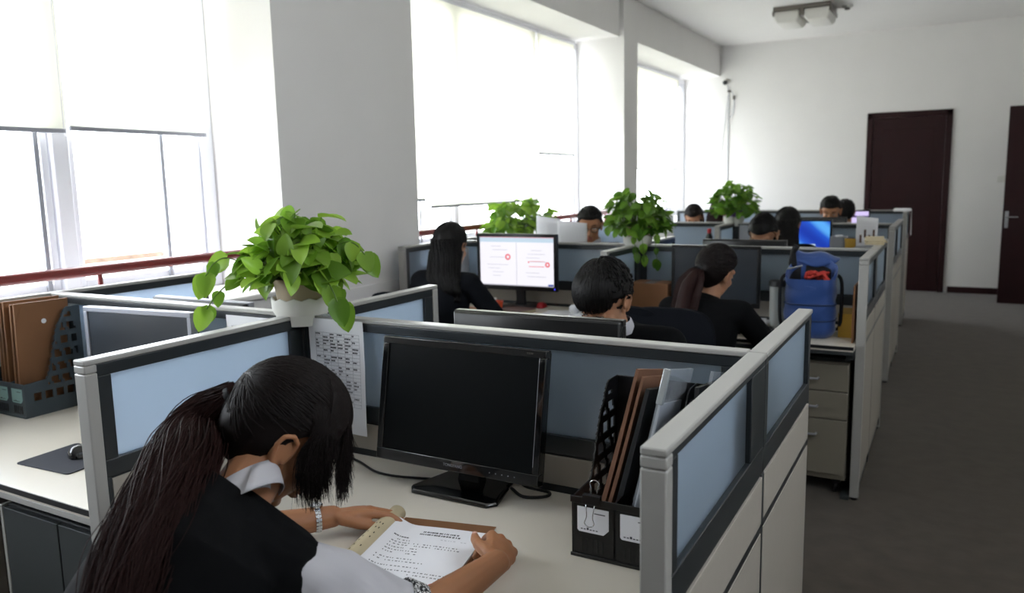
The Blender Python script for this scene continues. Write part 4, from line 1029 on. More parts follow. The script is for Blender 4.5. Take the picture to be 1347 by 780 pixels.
ro, J = person('man in a dark suit bending behind the near monitor, face half hidden', (-1.075, 2.60, 1.175), 180, lean=26, pitch=36, hyaw=14, roll=-6, sex='m', cloth=suit_m, skin=skin2_m, voxel=0.0042)
short_hair(ro, J, front=0.26, seed=3, n=900, vol=1.10, fringe=600)
office_chair('office chair of the man bending behind the near monitor', (J['root'].location.x, J['root'].location.y + 0.06), 180)

ro, J = person('woman in black with long straight black hair facing the lit document screen', (-2.50, 3.76, 1.235), 4, lean=8, pitch=10, hyaw=-4, sex='f', cloth=navy_m, skin=skin2_m)
long_hair(ro, J, hair_m, (-2.42, 3.60, 0.95), width=0.10, seed=4, n=260)
office_chair('office chair of the woman facing the lit document screen', (J['root'].location.x, J['root'].location.y - 0.02), 4)

ro, J = person('ponytailed woman in a dark suit seen from behind, left of the blue backpack', (-1.005, 3.86, 1.135), 2, lean=14, pitch=16, hyaw=20, roll=10, sex='f', collar=False, cloth=suit_m, skin=skin2_m)
tie_d = J['H'] + J['R'] @ (V((-0.01, -0.110, -0.005)) * J['k'])
long_hair(ro, J, hairb_m, (-1.13, 3.60, 0.74), tie=tie_d, mid=[tie_d + V((-0.022, -0.035, -0.05)), tie_d + V((-0.05, -0.055, -0.14))], seed=8, n=480, tail_w=(0.018, 0.048, 0.066, 0.066, 0.02), tailm=hairr_m)
office_chair('office chair of the ponytailed woman left of the backpack', (J['root'].location.x - 0.22, J['root'].location.y - 0.06), 6)

ro, J = person('man with black-rimmed glasses facing the camera behind the lit document screen', (-2.355, 5.42, 1.265), 172, lean=10, pitch=14, hyaw=-14, sex='m', cloth=suit_m, skin=skin_m, voxel=0.0042)
short_hair(ro, J, front=0.42, seed=6, n=420, vol=1.04)
glasses(J['H'], J['R'], J['k'], 'black-rimmed glasses on the man behind the lit document screen')
office_chair('office chair of the man with glasses', (J['root'].location.x, J['root'].location.y + 0.03), 172)

ro, J = person('dark-haired woman with bent head just behind the backpack desk', (-1.085, 5.38, 1.215), 188, lean=12, pitch=34, hyaw=-4, sex='f', cloth=suit_m, skin=skin2_m)
long_hair(ro, J, hair_m, (-1.11, 5.48, 0.98), width=0.07, seed=9, n=120, front=0.36)
office_chair('office chair of the woman with bent head behind the backpack desk', (J['root'].location.x, J['root'].location.y + 0.02), 185)

ro, J = person('black-haired woman seen from behind facing the blue desktop screen', (-1.085, 6.27, 1.225), 0, lean=10, pitch=12, hyaw=10, sex='f', cloth=suit_m, skin=skin2_m)
long_hair(ro, J, hair_m, (-1.05, 6.14, 0.97), width=0.08, seed=10, n=120)
office_chair('office chair of the woman facing the blue desktop screen', (J['root'].location.x, J['root'].location.y), 0)

ro, J = person('woman with bent head by the farthest window, left of the farthest plant', (-2.315, 8.00, 1.195), 172, lean=16, pitch=35, sex='f', cloth=greysh_m, skin=skin2_m)
long_hair(ro, J, hairb_m, (-2.32, 8.10, 0.95), width=0.075, seed=12, n=100)
office_chair('office chair of the woman by the farthest window', (J['root'].location.x, J['root'].location.y + 0.04), 172)
ro, J = person('brown-haired woman partly hidden behind the left of the farthest plant', (-2.29, 8.95, 1.215), 20, lean=8, pitch=10, hyaw=30, sex='f', cloth=suit_m, skin=skin2_m)
long_hair(ro, J, hairr_m, (-2.30, 8.83, 0.98), width=0.08, seed=13, n=100, side=0.25)
office_chair('office chair of the brown-haired woman behind the farthest plant', (J['root'].location.x, J['root'].location.y - 0.01), 10)
ro, J = person('short-haired man facing the camera in the far row before the closed door', (-0.99, 7.92, 1.265), 176, lean=12, pitch=20, sex='m', cloth=suit_m, skin=skin_m)
short_hair(ro, J, front=0.36, seed=15, n=200, vol=1.05)
office_chair('office chair of the man in the far row', (J['root'].location.x, J['root'].location.y + 0.04), 176)
ro, J = person('black-haired person seen from behind facing the lilac screen', (-0.968, 8.90, 1.205), 0, lean=8, pitch=8, sex='m', cloth=suit_m, skin=skin_m)
short_hair(ro, J, front=0.42, seed=16, n=160, vol=1.06)
office_chair('office chair of the person facing the lilac screen', (J['root'].location.x, J['root'].location.y - 0.02), 0)
# ================================================================== THINGS ON THE DESKS
def monitor(label, loc, rz, w_, h, zc, scr, bez=black_m, stand=True, bw=0.018, chin=0.026, base='plate', depth=0.05, name='monitor', extra=None, tilt=0.0, basem=None):
    """screen faces local -y; loc on the desk"""
    r = thing(name, label, 'monitor', loc, rz); z0 = zc - loc[2]; hw, hh = w_ / 2, h / 2
    Rt = Matrix.Rotation(tilt, 3, 'X'); C0 = V((0, 0, z0))
    def T(mb): mb.v = [tuple(Rt @ (V(p) - C0) + C0) for p in mb.v]; return mb
    mb = MB()
    mb.bb(-hw, hw, -0.022, 0.006, z0 + hh - bw, z0 + hh); mb.bb(-hw, hw, -0.022, 0.006, z0 - hh, z0 - hh + chin)
    mb.bb(-hw, -hw + bw, -0.022, 0.006, z0 - hh + chin, z0 + hh - bw); mb.bb(hw - bw, hw, -0.022, 0.006, z0 - hh + chin, z0 + hh - bw)
    T(mb).build('bezel', bez, r, bevel=0.002)
    mb = MB(); mb.bb(-hw + bw - 0.001, hw - bw + 0.001, -0.0175, -0.004, z0 - hh + chin - 0.001, z0 + hh - bw + 0.001); s = T(mb).build('screen', scr, r)
    mb = MB(); mb.rings([[V((sx * (hw - q), y, z0 + sz * (hh - q * 0.9))) for sx, sz in ((-1, -1), (1, -1), (1, 1), (-1, 1))] for y, q in ((0.0062, 0.001), (0.02, 0.004), (depth * 0.7, 0.05), (depth, 0.11))]); T(mb)
    back = mb.build('back_shell', bez if bez != silver_m else mattk_m, r, bevel=0.006)
    mb = MB()
    for row in range(3):
        for q in range(40):
            x = -hw * 0.7 + 1.4 * hw * q / 39; mb.bb(x - 0.0022, x + 0.0022, 0.020, 0.0215 + 0.004, z0 + hh - 0.030 - row * 0.007, z0 + hh - 0.027 - row * 0.007)
    T(mb).build('vent_slots', mattk_m, back)
    if stand:
        bm_ = basem or bez
        mb = MB(); mb.rings([[V((sx * wx, y0 + sy * wy, z)) for sx, sy in ((-1, -1), (1, -1), (1, 1), (-1, 1))] for z, wx, wy, y0 in ((0.012, 0.038, 0.018, 0.045), (0.05, 0.03, 0.014, 0.045), (z0 - hh + 0.02, 0.034, 0.013, 0.038), (z0 - hh + 0.10, 0.05, 0.010, 0.040))]); mb.build('neck', bm_, r, bevel=0.005)
        mb = MB(); hx, y0, y1 = 0.135, -0.075, 0.125
        out = [(-hx, y0 + 0.025), (-hx + 0.02, y0), (hx - 0.02, y0), (hx, y0 + 0.025), (hx * 0.72, y1 - 0.02), (hx * 0.62, y1), (-hx * 0.62, y1), (-hx * 0.72, y1 - 0.02)]
        mb.rings([[V((a * g, 0.025 + (b_ - 0.025) * g, z)) for a, b_ in out] for z, g in ((0.0005, 1.0), (0.006, 1.0), (0.013, 0.96), (0.016, 0.6))]); mb.build('base', bm_, r, bevel=0.003)
    return r, z0, T
def text_mesh(txt, size, name, m, parent, M, T=None):
    cu = bpy.data.curves.new(name, 'FONT'); cu.body = txt; cu.size = size; cu.align_x = 'CENTER'; cu.align_y = 'CENTER'; cu.extrude = 0.0003
    o = bpy.data.objects.new(name, cu); COL.objects.link(o)
    dg = bpy.context.evaluated_depsgraph_get(); dg.update(); me = bpy.data.meshes.new_from_object(o.evaluated_get(dg))
    bpy.data.objects.remove(o); bpy.data.curves.remove(cu); me.transform(M)
    if T:
        for v_ in me.vertices: q_ = MB(); q_.v = [tuple(v_.co)]; v_.co = T(q_).v[0]
    me.materials.clear(); me.materials.append(m)
    q = bpy.data.objects.new(name, me); COL.objects.link(q); q.parent = parent; return q
def face_m(x, y, z): return Matrix.Translation((x, y, z)) @ Matrix.Rotation(PI / 2, 4, 'X')

# near monitor
r, z0, T = monitor('black widescreen monitor, switched off, on the near desk', (-1.097, 1.672, ZD), 0.0, 0.500, 0.335, 1.020, screen_m, bez=gloss_m, bw=0.019, chin=0.030, tilt=-0.175)
text_mesh('TONGFANG', 0.0105, 'brand_lettering', silver_m, r, face_m(0.0, -0.0224, z0 - 0.152), T)
text_mesh('TF2298', 0.006, 'model_lettering', lampd_m, r, face_m(0.205, -0.0224, z0 + 0.158), T)
mb = MB()
for q in range(5): mb.lathe([(0.0014, 0), (0.0014, 0.0008)], (0.112 + 0.018 * q, -0.0222, z0 - 0.152), 10, Matrix.Rotation(PI / 2, 3, 'X'))
T(mb).build('buttons', silver_m, r)
mb = MB(); mb.bb(0.2320, 0.2332, -0.0224, -0.0218, z0 - 0.12, z0 + 0.135); T(mb).build('bezel_sheen', silver_m, r)  # thin silver strip drawn in as a sheen line on the bezel
t = tag(bpy.data.objects.new('monitor_cable', None), 'black cable lying on the near desk behind the black monitor', 'cable'); bpy.data.objects.remove(t)
mb = MB(); mb.tube(bez([(-1.62, 1.745, ZD + 0.005), (-1.50, 1.72, ZD + 0.004), (-1.38, 1.67, ZD + 0.004), (-1.26, 1.685, ZD + 0.004), (-1.12, 1.745, ZD + 0.005), (-1.10, 1.742, ZD + 0.06), (-1.095, 1.742, ZD + 0.12)], 6), 0.0035, 8)
tag(mb.build('monitor_cable', cable_m, None, smooth=180), 'black cable curving over the near desk left of the monitor base', 'cable')
mb = MB(); mb.tube(bez([(-0.985, 1.735, ZD + 0.0045), (-0.93, 1.70, ZD + 0.0045), (-0.88, 1.725, ZD + 0.0045), (-0.885, 1.755, ZD + 0.0045), (-0.96, 1.765, ZD + 0.0045), (-1.02, 1.765, ZD + 0.05), (-1.05, 1.745, ZD + 0.12)], 6), 0.0042, 8)
tag(mb.build('power_cable', cable_m, None, smooth=180), 'black cable looping on the near desk right of the monitor base', 'cable')

# man's monitor, seen from behind over the near partition
monitor('black monitor seen from behind above the near partition', (-1.055, 2.02, ZD), PI + 0.02, 0.55, 0.345, 1.040, screen_m, depth=0.055)
# lit document screen
r, z0, T = monitor('lit monitor showing two document pages with red seals', (-2.435, 4.43, ZD), 0.03, 0.575, 0.365, 1.088, doc_m, bw=0.022, chin=0.028)
y = -0.0178
def scr(x0, x1, za, zb, m, nm='screen_mark'):
    mb = MB(); mb.bb(x0, x1, y - 0.0006, y, z0 + za, z0 + zb); return mb.build(nm, m, r)
scr(-0.265, 0.265, 0.128, 0.160, docbar_m, 'toolbar'); scr(-0.265, 0.265, 0.1565, 0.160, docred_m, 'title_strip'); scr(0.001, 0.0035, -0.152, 0.127, docgrey_m, 'page_divider')
mb = MB(); rl = random.Random(5)
for q in range(9):
    for x0, x1 in ((-0.22, -0.06), (0.06, 0.22)):
        if rl.random() < 0.75: zz = z0 + 0.10 - q * 0.024; mb.bb(x0 + rl.uniform(0, .05), x1 - rl.uniform(0, .06), y - 0.0006, y, zz, zz + 0.0022)
mb.build('text_lines', docgrey_m, r)
def ring(cx, cz, ra, rb_, m=docred_m):
    mb = MB(); n = 28; vs = []; fs = []
    for i in range(n): a = 2 * PI * i / n; vs += [(cx + ra * math.cos(a), y - 0.0008, z0 + cz + ra * math.sin(a)), (cx + rb_ * math.cos(a), y - 0.0008, z0 + cz + rb_ * math.sin(a))]
    for i in range(n): k2 = (i + 1) % n; fs.append((2 * i, 2 * i + 1, 2 * k2 + 1, 2 * k2))
    mb.add(vs, fs); return mb.build('red_seal', m, r)
ring(-0.060, 0.032, 0.020, 0.010); ring(0.222, -0.012, 0.017, 0.007); ring(0.09, 0.002, 0.006, 0.001)
scr(0.09, 0.20, -0.028, -0.024, docred_m, 'red_line'); scr(0.10, 0.20, 0.006, 0.009, docred_m, 'red_line'); scr(-0.265, 0.265, -0.1575, -0.149, docgrey_m, 'taskbar'); scr(0.225, 0.262, -0.149, -0.137, docblue_m, 'blue_icon')
mb = MB(); mb.lathe([(0.004, 0), (0.004, 0.001)], (0.272, -0.0222, z0 - 0.166), 12, Matrix.Rotation(PI / 2, 3, 'X')); mb.build('power_light', led_m, r)
# ponytailed woman's dark monitor
monitor('dark switched-off monitor in front of the ponytailed woman left of the backpack', (-1.15, 4.42, ZD), 0.0, 0.50, 0.345, 1.050, screen2_m, bw=0.016)
monitor('black monitor seen from behind above the partition of the backpack desk', (-1.09, 4.84, ZD), PI, 0.50, 0.33, 1.060, screen_m)
r, z0, T = monitor('monitor showing a bright blue desktop in the third row', (-1.045, 6.66, ZD), 0.0, 0.46, 0.30, 1.105, desktop_m, bw=0.015, chin=0.02)
mb = MB(); mb.bb(-0.02, 0.11, -0.0182, -0.0176, z0 - 0.062, z0 - 0.045); mb.build('login_strip', docbar_m, r)
r, z0, T = monitor('monitor showing a lilac window in the farthest row', (-0.99, 9.28, ZD), 0.0, 0.46, 0.29, 1.078, lilac_m, bw=0.015, chin=0.02)
mb = MB(); mb.bb(-0.215, 0.215, -0.0182, -0.0176, z0 + 0.065, z0 + 0.085); mb.build('violet_bar', lilacd_m, r)
monitor('black monitor seen from behind in front of the far-row man', (-1.05, 7.32, ZD), PI, 0.54, 0.34, 1.072, screen_m)
monitor('silver-framed monitor, switched off, on the left desk', (-2.405, 1.690, ZD), 0.10, 0.50, 0.335, 1.030, screen2_m, bez=silver_m, bw=0.017, chin=0.03, basem=mattk_m)
monitor('monitor with a silver top edge seen from behind below the red rail', (-2.60, 2.10, ZD), PI, 0.55, 0.33, 0.998, screen_m, bez=silver_m, basem=mattk_m, depth=0.075)

# ------------------------------------------------------------------ open file on the near desk
bk = thing('document_file', 'open bound file with a typed page and rolled-back cover on the near desk', 'file', (-0.975, 1.295, ZD + 0.0005), math.radians(13))
mb = MB(); mb.bb(-0.115, 0.118, -0.155, 0.200, 0.0, 0.0025); mb.build('back_cover', kraft_m, bk, bevel=0.001)
mb = MB(); mb.bb(-0.112, 0.110, -0.151, 0.150, 0.0026, 0.0075); mb.build('page_stack', paper_m, bk)
def pz(u_): x = -0.112 + 0.222 * u_; return x, 0.0080 + 0.018 * math.exp(-((u_) / 0.12) ** 2) + 0.002 * math.sin(u_ * PI)
mb = MB(); mb.grid(lambda a, b_: (pz(a)[0], -0.150 + 0.298 * b_, pz(a)[1]), 24, 4); mb.build('open_page', paper_m, bk, smooth=180)
rl = random.Random(21); mb = MB()
def word_line(v, a0, a1, h, mi, gap=0.02, dens=0.9):
    a = a0
    while a < a1:
        L = rl.uniform(0.010, 0.035)
        if rl.random() < dens:
            for q in range(max(1, int(L / 0.012))):
                s0 = a + q * 0.012; (x0, zA), (x1, zB) = pz(s0), pz(min(s0 + 0.0095, 1)); y0 = -0.150 + 0.298 * v
                n = [(x0, y0, zA + .0005), (x1, y0, zB + .0005), (x1, y0 + h, zB + .0005), (x0, y0 + h, zA + .0005)]; mb.add(n, [(0, 1, 2, 3)], mi)
        a += L + gap * rl.uniform(0.3, 1)
word_line(0.885, 0.36, 0.74, 0.0065, 0, 0.004, 1); word_line(0.845, 0.34, 0.78, 0.0065, 0, 0.004, 1); word_line(0.79, 0.6, 0.9, 0.0022, 2)
mb.build('heading', [inkd_m, ink_m, inkl_m], bk, fix=False); mb = MB()
word_line(0.765, 0.10, 0.24, 0.0048, 0, 0.004, 1)
for v in (0.72, 0.68, 0.645): word_line(v, 0.12, 0.88 if v < .7 else 0.30, 0.0036, 1, 0.02)
for v in (0.60, 0.56, 0.52): word_line(v, 0.12, 0.45, 0.0036, 1, 0.015)
word_line(0.44, 0.1, 0.5, 0.0036, 1); word_line(0.40, 0.1, 0.62, 0.0036, 1); word_line(0.33, 0.1, 0.6, 0.0036, 1); word_line(0.27, 0.1, 0.92, 0.0036, 1); word_line(0.23, 0.55, 0.92, 0.0036, 1)
mb.build('print', [inkd_m, ink_m, inkl_m], bk, fix=False)
mb = MB(); n = 28; vs = []; fs = []
for i in range(n): a = 2 * PI * i / n; vs += [(0.085 + 0.018 * math.cos(a), -0.112 + 0.018 * math.sin(a), 0.0092), (0.085 + 0.0155 * math.cos(a), -0.112 + 0.0155 * math.sin(a), 0.0092)]
for i in range(n): k2 = (i + 1) % n; fs.append((2 * i, 2 * i + 1, 2 * k2 + 1, 2 * k2))
mb.add(vs, fs); mb.bb(0.079, 0.091, -0.1135, -0.1105, 0.0090, 0.0093); mb.build('red_stamp', red_m, bk)
mb = MB()                                                      # pages turned over and rolled to the left
def roll(a, b_):
    t = -0.45 * PI + a * 1.55 * PI; rr2 = 0.019 - 0.003 * a; return (-0.128 + rr2 * math.cos(t) * 1.1, -0.152 + 0.335 * b_ , 0.0205 + rr2 * math.sin(t))
mb.grid(roll, 20, 6); mb.build('rolled_cover', paper2_m, bk, smooth=180, solid=0.003)
mb = MB()
for col_ in range(3):
    for q in range(7):
        if rl.random() < 0.75:
            a = 0.50 + 0.075 * col_; b0 = 0.28 + q * 0.065 + rl.uniform(0, .02); P0 = [V(roll(a + da, b0 + db)) for da, db in ((0, 0), (0.022, 0), (0.022, 0.020), (0, 0.020))]
            c = V((-0.128, 0, 0.0205)); mb.add([p + (V((p.x, 0, p.z)) - V((c.x, 0, c.z))).normalized() * 0.0021 for p in P0], [(0, 1, 2, 3)])
mb.build('cover_lettering', inkd_m, bk, fix=False)

# ------------------------------------------------------------------ papers taped on partitions
def sheet(label, loc, rz, w_, h, wave=0.006, table=True, over=0.0, rows=22, cols=6, seed=1, m=paper_m, skew=0.0):
    """hanging sheet in the local xz plane, printed side -y, top at z=0"""
    r = thing('paper_sheet', label, 'paper', loc, rz)
    def P(a, b_, o=0.0):
        x = -w_ / 2 + w_ * a + skew * b_; z = -h * b_; return V((x, -0.004 - wave * (0.5 - 0.5 * math.cos(b_ * 2.6)) * (0.3 + 1.2 * a) - o, z))
    mb = MB(); mb.grid(lambda a, b_: P(a, b_), 10, 20); mb.build('page', m, r, smooth=180)
    if table:
        mb = MB(); rr = random.Random(seed)
        def quad(a0, a1, b0, b1, mi): mb.add([P(a0, b0, .0008), P(a1, b0, .0008), P(a1, b1, .0008), P(a0, b1, .0008)], [(0, 1, 2, 3)], mi)
        top, bot = 0.12, 0.76
        for i in range(rows + 1): b0 = top + (bot - top) * i / rows; [quad(0.12 + 0.8 * j / 8, 0.12 + 0.8 * (j + 1) / 8, b0, b0 + 0.0022, 1) for j in range(8)]
        for j in range(cols + 1):
            a0 = 0.12 + 0.8 * j / cols
            for i in range(rows): b0 = top + (bot - top) * i / rows; quad(a0, a0 + 0.004, b0, b0 + (bot - top) / rows, 1)
        for i in range(rows):
            for j in range(cols):
                if rr.random() < 0.72 and i not in (6, 13):
                    b0 = top + (bot - top) * (i + 0.25) / rows; a0 = 0.13 + 0.8 * j / cols; L = rr.uniform(0.03, 0.10)
                    for q in range(int(L / 0.018) + 1): quad(a0 + q * 0.018, a0 + q * 0.018 + 0.013, b0, b0 + 0.014, 0)
        mb.build('printed_table', [ink_m, inkl_m], r, fix=False)
    return r
sheet('printed table sheet hanging over the partition left of the near black monitor', (-1.608, S1 - 0.023, 1.200), 0, 0.215, 0.345, 0.012, skew=0.012)
r = thing('adhesive_tape', 'strip of clear tape holding the printed sheet on the partition top', 'tape', (-1.655, S1 - 0.002, TOP + 0.001)); mb = MB(); mb.bb(-0.02, 0.10, -0.022, 0.012, 0, 0.0006); mb.build('strip', clear_m, r)
sheet('printed sheet on the partition behind the left desk, right of the silver monitor', (-1.98, S1 - 0.022, 1.185), 0, 0.20, 0.28, 0.004, seed=4, rows=18)

# ------------------------------------------------------------------ file racks
def perforated(mb, outline_fn, y0, y1, z1fn, x, th, holes, mi=0): pass
def side_wall(x, th, prof, nslot, m, parent, name='side_wall', rows=5, cols=7):
    """perforated side wall in the yz plane built from a grid of strips with gaps; prof(y)-> top z; y in 0..D"""
    D, top = prof; mb = MB(); ny, nz = 34, 40; Hm = max(top(D * i / ny) for i in range(ny + 1))
    for i in range(ny):
        ya, yb = D * i / ny, D * (i + 1) / ny; tz = min(top(ya), top(yb)) if True else 0
        for j in range(nz):
            za, zb = Hm * j / nz, Hm * (j + 1) / nz
            if za >= max(top(ya), top(yb)) - 1e-6: continue
            zt0, zt1 = min(zb, top(ya)), min(zb, top(yb))
            u_ = i + 0.35 * j                      # slanted slots
            hole = (j % 5 in (1, 2, 3)) and (int(u_) % 6 in (1, 2, 3, 4)) and 2 < i < ny - 3 and j > 4 and zb < min(top(ya), top(yb)) - 0.018
            if hole and nslot: continue
            vs = [(x + s * th / 2, yy, zz) for s in (-1, 1) for yy, zz in ((ya, za), (yb, za), (yb, max(za, zt1)), (ya, max(za, zt0)))]
            mb.add(vs, [(0, 1, 2, 3), (7, 6, 5, 4), (0, 4, 5, 1), (1, 5, 6, 2), (2, 6, 7, 3), (3, 7, 4, 0)])
    return mb.build(name, m, parent)
def file_rack(label, loc, rz, W, D, Hf, Hb, comps, m, labels=True, lblm=paper_m):
    """front faces -y; x from 0 to W, y from 0 (front) to D"""
    r = thing('file_rack', label, 'file rack', loc, rz)
    def top(y):
        q = y / D
        if q < 0.34: return Hf + 0.012 * q
        if q > 0.66: return Hb - 0.05 * max(0, (0.80 - q) / 0.14) ** 2 * (1 if q < 0.80 else 0)
        t = (q - 0.34) / 0.32; t = t * t * (3 - 2 * t); return Hf + 0.004 + (Hb - 0.05 - Hf - 0.004) * t
    for i in range(comps + 1): side_wall(0.002 + (W - 0.004) * i / comps, 0.0035, (D, top), True, m, r, 'side_wall' if i in (0, comps) else 'divider')
    mb = MB(); mb.bb(0.004, W - 0.004, 0, 0.0035, 0.0005, Hf); mb.bb(-0.002, W + 0.002, -0.003, 0.0, Hf - 0.012, Hf + 0.003); mb.bb(-0.002, W + 0.002, -0.004, 0.0, 0.0005, 0.008); mb.build('front_wall', m, r, bevel=0.001)
    mb = MB(); mb.bb(0.004, W - 0.004, D - 0.0035, D, 0.0005, Hb); mb.build('back_wall', m, r, bevel=0.001)
    mb = MB(); mb.bb(0.004, W - 0.004, 0.0036, D - 0.0036, 0.0005, 0.004); mb.build('floor_board', m, r)
    if labels:
        for i in range(comps):
            x0 = W * i / comps; cw = W / comps
            mb = MB(); zz0, zz1 = Hf * 0.44, Hf * 0.86
            mb.prism([(x0 + 0.014, zz0 + 0.004), (x0 + 0.018, zz0), (x0 + cw - 0.024, zz0), (x0 + cw - 0.012, zz0 + 0.012), (x0 + cw - 0.012, zz1), (x0 + 0.014, zz1)], -0.0012, -0.0002, lambda a, b_, t: (a, t, b_))
            l_ = mb.build('label_card', lblm, r)
            mb = MB(); rr = random.Random(i)
            for q in range(6): mb.bb(x0 + 0.022 + q * 0.007, x0 + 0.0265 + q * 0.007, -0.0018, -0.0011, zz0 + 0.006, zz0 + (0.011 if q == 2 else 0.008))
            mb.build('label_print', ink_m, l_); mb = MB(); mb.bb(x0 + cw - 0.045, x0 + cw - 0.02, -0.0018, -0.0011, zz1 - 0.012, zz1 - 0.010); mb.build('label_print', ink_m, l_)
        for i in range(comps):
            mb = MB()
            for q in range(5): x = W * i / comps + 0.02 + q * 0.012; mb.bb(x, x + 0.005, -0.0012, 0.0005, 0.016, 0.045)
            mb.build('front_slots', edge_m, r)
    return r
file_rack('black two-part file rack with brown and clear folders on the near desk', (-0.688, 1.475, ZD), 0, 0.296, 0.265, 0.135, 0.345, 3, black_m)
def slab(name, label, cat, loc, w_, h, th, m, lean_x=0, lean_y=0, rz=0, group=None, extra=None, wavy=0.0):
    """thin document standing in the local yz plane: depth w_ along y, height h"""
    r = thing(name, label, cat, loc, 0, group); Rm = Matrix.Rotation(rz, 3, 'Z') @ Matrix.Rotation(lean_x, 3, 'Y') @ Matrix.Rotation(lean_y, 3, 'X')
    mb = MB()
    for s in (-1, 1): mb.grid(lambda a, b_: Rm @ V((s * th / 2 * (0.35 + 0.65 * math.sin(PI * min(1, b_ + 0.25) * 0.8)) + wavy * math.sin(a * 5 + b_ * 4), w_ * a, h * b_)), 8, 10)
    nb = 9 * 11
    edge = [i for i in range(11)] + [i * 11 + 10 for i in range(1, 9)] + [8 * 11 + j for j in range(9, -1, -1)] + [i * 11 for i in range(7, 0, -1)]
    n = len(edge); mb.f += [(edge[i], edge[(i + 1) % n], nb + edge[(i + 1) % n], nb + edge[i]) for i in range(n)]; mb.m += [0] * n
    mb.build('cover' if not extra else extra, m, r, smooth=50); return r, Rm
slab('document_folder', 'brown paper folder leaning leftmost in the black file rack', 'folder', (-0.655, 1.50, ZD + 0.02), 0.20, 0.40, 0.010, kraft2_m, 0.20, -0.22, wavy=0.002)
slab('document_folder', 'second brown folder in the black file rack, just right of the leftmost one', 'folder', (-0.640, 1.50, ZD + 0.02), 0.20, 0.385, 0.008, kraft2_m, 0.21, -0.20, wavy=0.002)
slab('document_folder', 'black folder between the brown and the clear folders in the black rack', 'folder', (-0.615, 1.495, ZD + 0.02), 0.20, 0.36, 0.012, mattk_m, 0.19, -0.20)
rr_, Rm = slab('plastic_folder', 'tall clear plastic folder of papers standing in the middle of the black file rack', 'folder', (-0.575, 1.49, ZD + 0.02), 0.21, 0.405, 0.014, clear_m, 0.17, -0.20, extra='sleeve', wavy=0.0015)
mb = MB(); mb.prism([(0.004, 0.004), (0.19, 0.004), (0.19, 0.33), (0.004, 0.33)], -0.002, 0.002, lambda a, b_, t: Rm @ V((t, a, b_))); mb.build('papers', paper_m, rr_)
mb = MB(); mb.prism([(-0.001, 0.33), (0.012, 0.33), (0.012, 0.408), (-0.001, 0.408)], -0.0075, 0.0075, lambda a, b_, t: Rm @ V((t, a, b_))); mb.build('clip_spine', cup_m, rr_, bevel=0.002)
rr_, Rm = slab('plastic_folder', 'clear plastic sleeve rising at the right of the black file rack', 'folder', (-0.488, 1.535, ZD + 0.02), 0.19, 0.40, 0.010, clear_m, 0.16, -0.25, extra='sleeve', wavy=0.002)
mb = MB(); mb.prism([(0.004, 0.004), (0.17, 0.004), (0.17, 0.31), (0.004, 0.31)], -0.0015, 0.0015, lambda a, b_, t: Rm @ V((t, a, b_))); mb.build('papers', paper_m, rr_)
slab('document_folder', 'black folder at the back right of the black file rack', 'folder', (-0.445, 1.50, ZD + 0.02), 0.22, 0.37, 0.012, mattk_m, 0.02, -0.14)
bc = thing('binder_clip', 'black binder clip with wire handles on the front of the black file rack', 'clip', (-0.640, 1.4745, ZD + 0.1385))
mb = MB(); mb.prism([(-0.007, 0.001), (0.007, 0.001), (0.0075, -0.018), (0.0055, -0.018), (0.005, -0.004), (-0.005, -0.004), (-0.0055, -0.018), (-0.0075, -0.018)], -0.02, 0.02, lambda a, b_, t: (t, a, b_ + 0.006)); mb.build('jaw', black_m, bc, bevel=0.0008)
for s, dz in ((-1, -1), (1, 1)):
    mb = MB(); yy = s * 0.009; base = -0.012
    mb.tube(bez([(-0.010, yy, base), (-0.007, yy + s * 0.004, base + dz * 0.025), (-0.011, yy + s * 0.006, base + dz * 0.040), (0, yy + s * 0.006, base + dz * 0.047), (0.011, yy + s * 0.006, base + dz * 0.040), (0.007, yy + s * 0.004, base + dz * 0.025), (0.010, yy, base)], 4), 0.0012, 6); mb.build('wire_handle', chrome_m, bc, smooth=180)

file_rack('slate-grey file rack with brown envelopes at the left edge of the photo', (-3.062, 1.535, ZD), 0, 0.185, 0.235, 0.125, 0.385, 2, greybox_m, lblm=green_lbl)
for i, (x, tilt, lab) in enumerate(((-3.035, 0.02, 'brown kraft envelope leftmost in the slate-grey rack'), (-3.018, 0.03, 'brown kraft envelope second from the left in the slate-grey rack'), (-2.995, 0.03, 'brown kraft envelope in the middle of the slate-grey rack'), (-2.955, 0.04, 'brown kraft envelope right of the middle in the slate-grey rack'), (-2.935, 0.05, 'brown kraft envelope with a string button, rightmost in the slate-grey rack'))):
    r, Rm = slab('kraft_envelope', lab, 'envelope', (x, 1.548, ZD + 0.006), 0.212 - 0.004 * i, 0.405 + 0.004 * (i % 3), 0.011, kraft_m, tilt, -0.01, extra='sleeve', group='brown envelopes in the slate-grey rack', wavy=0.0012)
    if i == 4:
        mb = MB(); mb.lathe([(0.009, 0), (0.009, 0.0015), (0.003, 0.002)], Rm @ V((0.0075, 0.10, 0.335)), 18, Rm @ Matrix.Rotation(PI / 2, 3, 'Y')); mb.build('string_button', paper_m, r, smooth=40)
    mb = MB(); mb.prism([(0.002, 0.33), (0.205, 0.33), (0.19, 0.395), (0.02, 0.395)], 0.0058, 0.0066, lambda a, b_, t: Rm @ V((t, a, b_))); mb.build('flap', kraft_m, r)
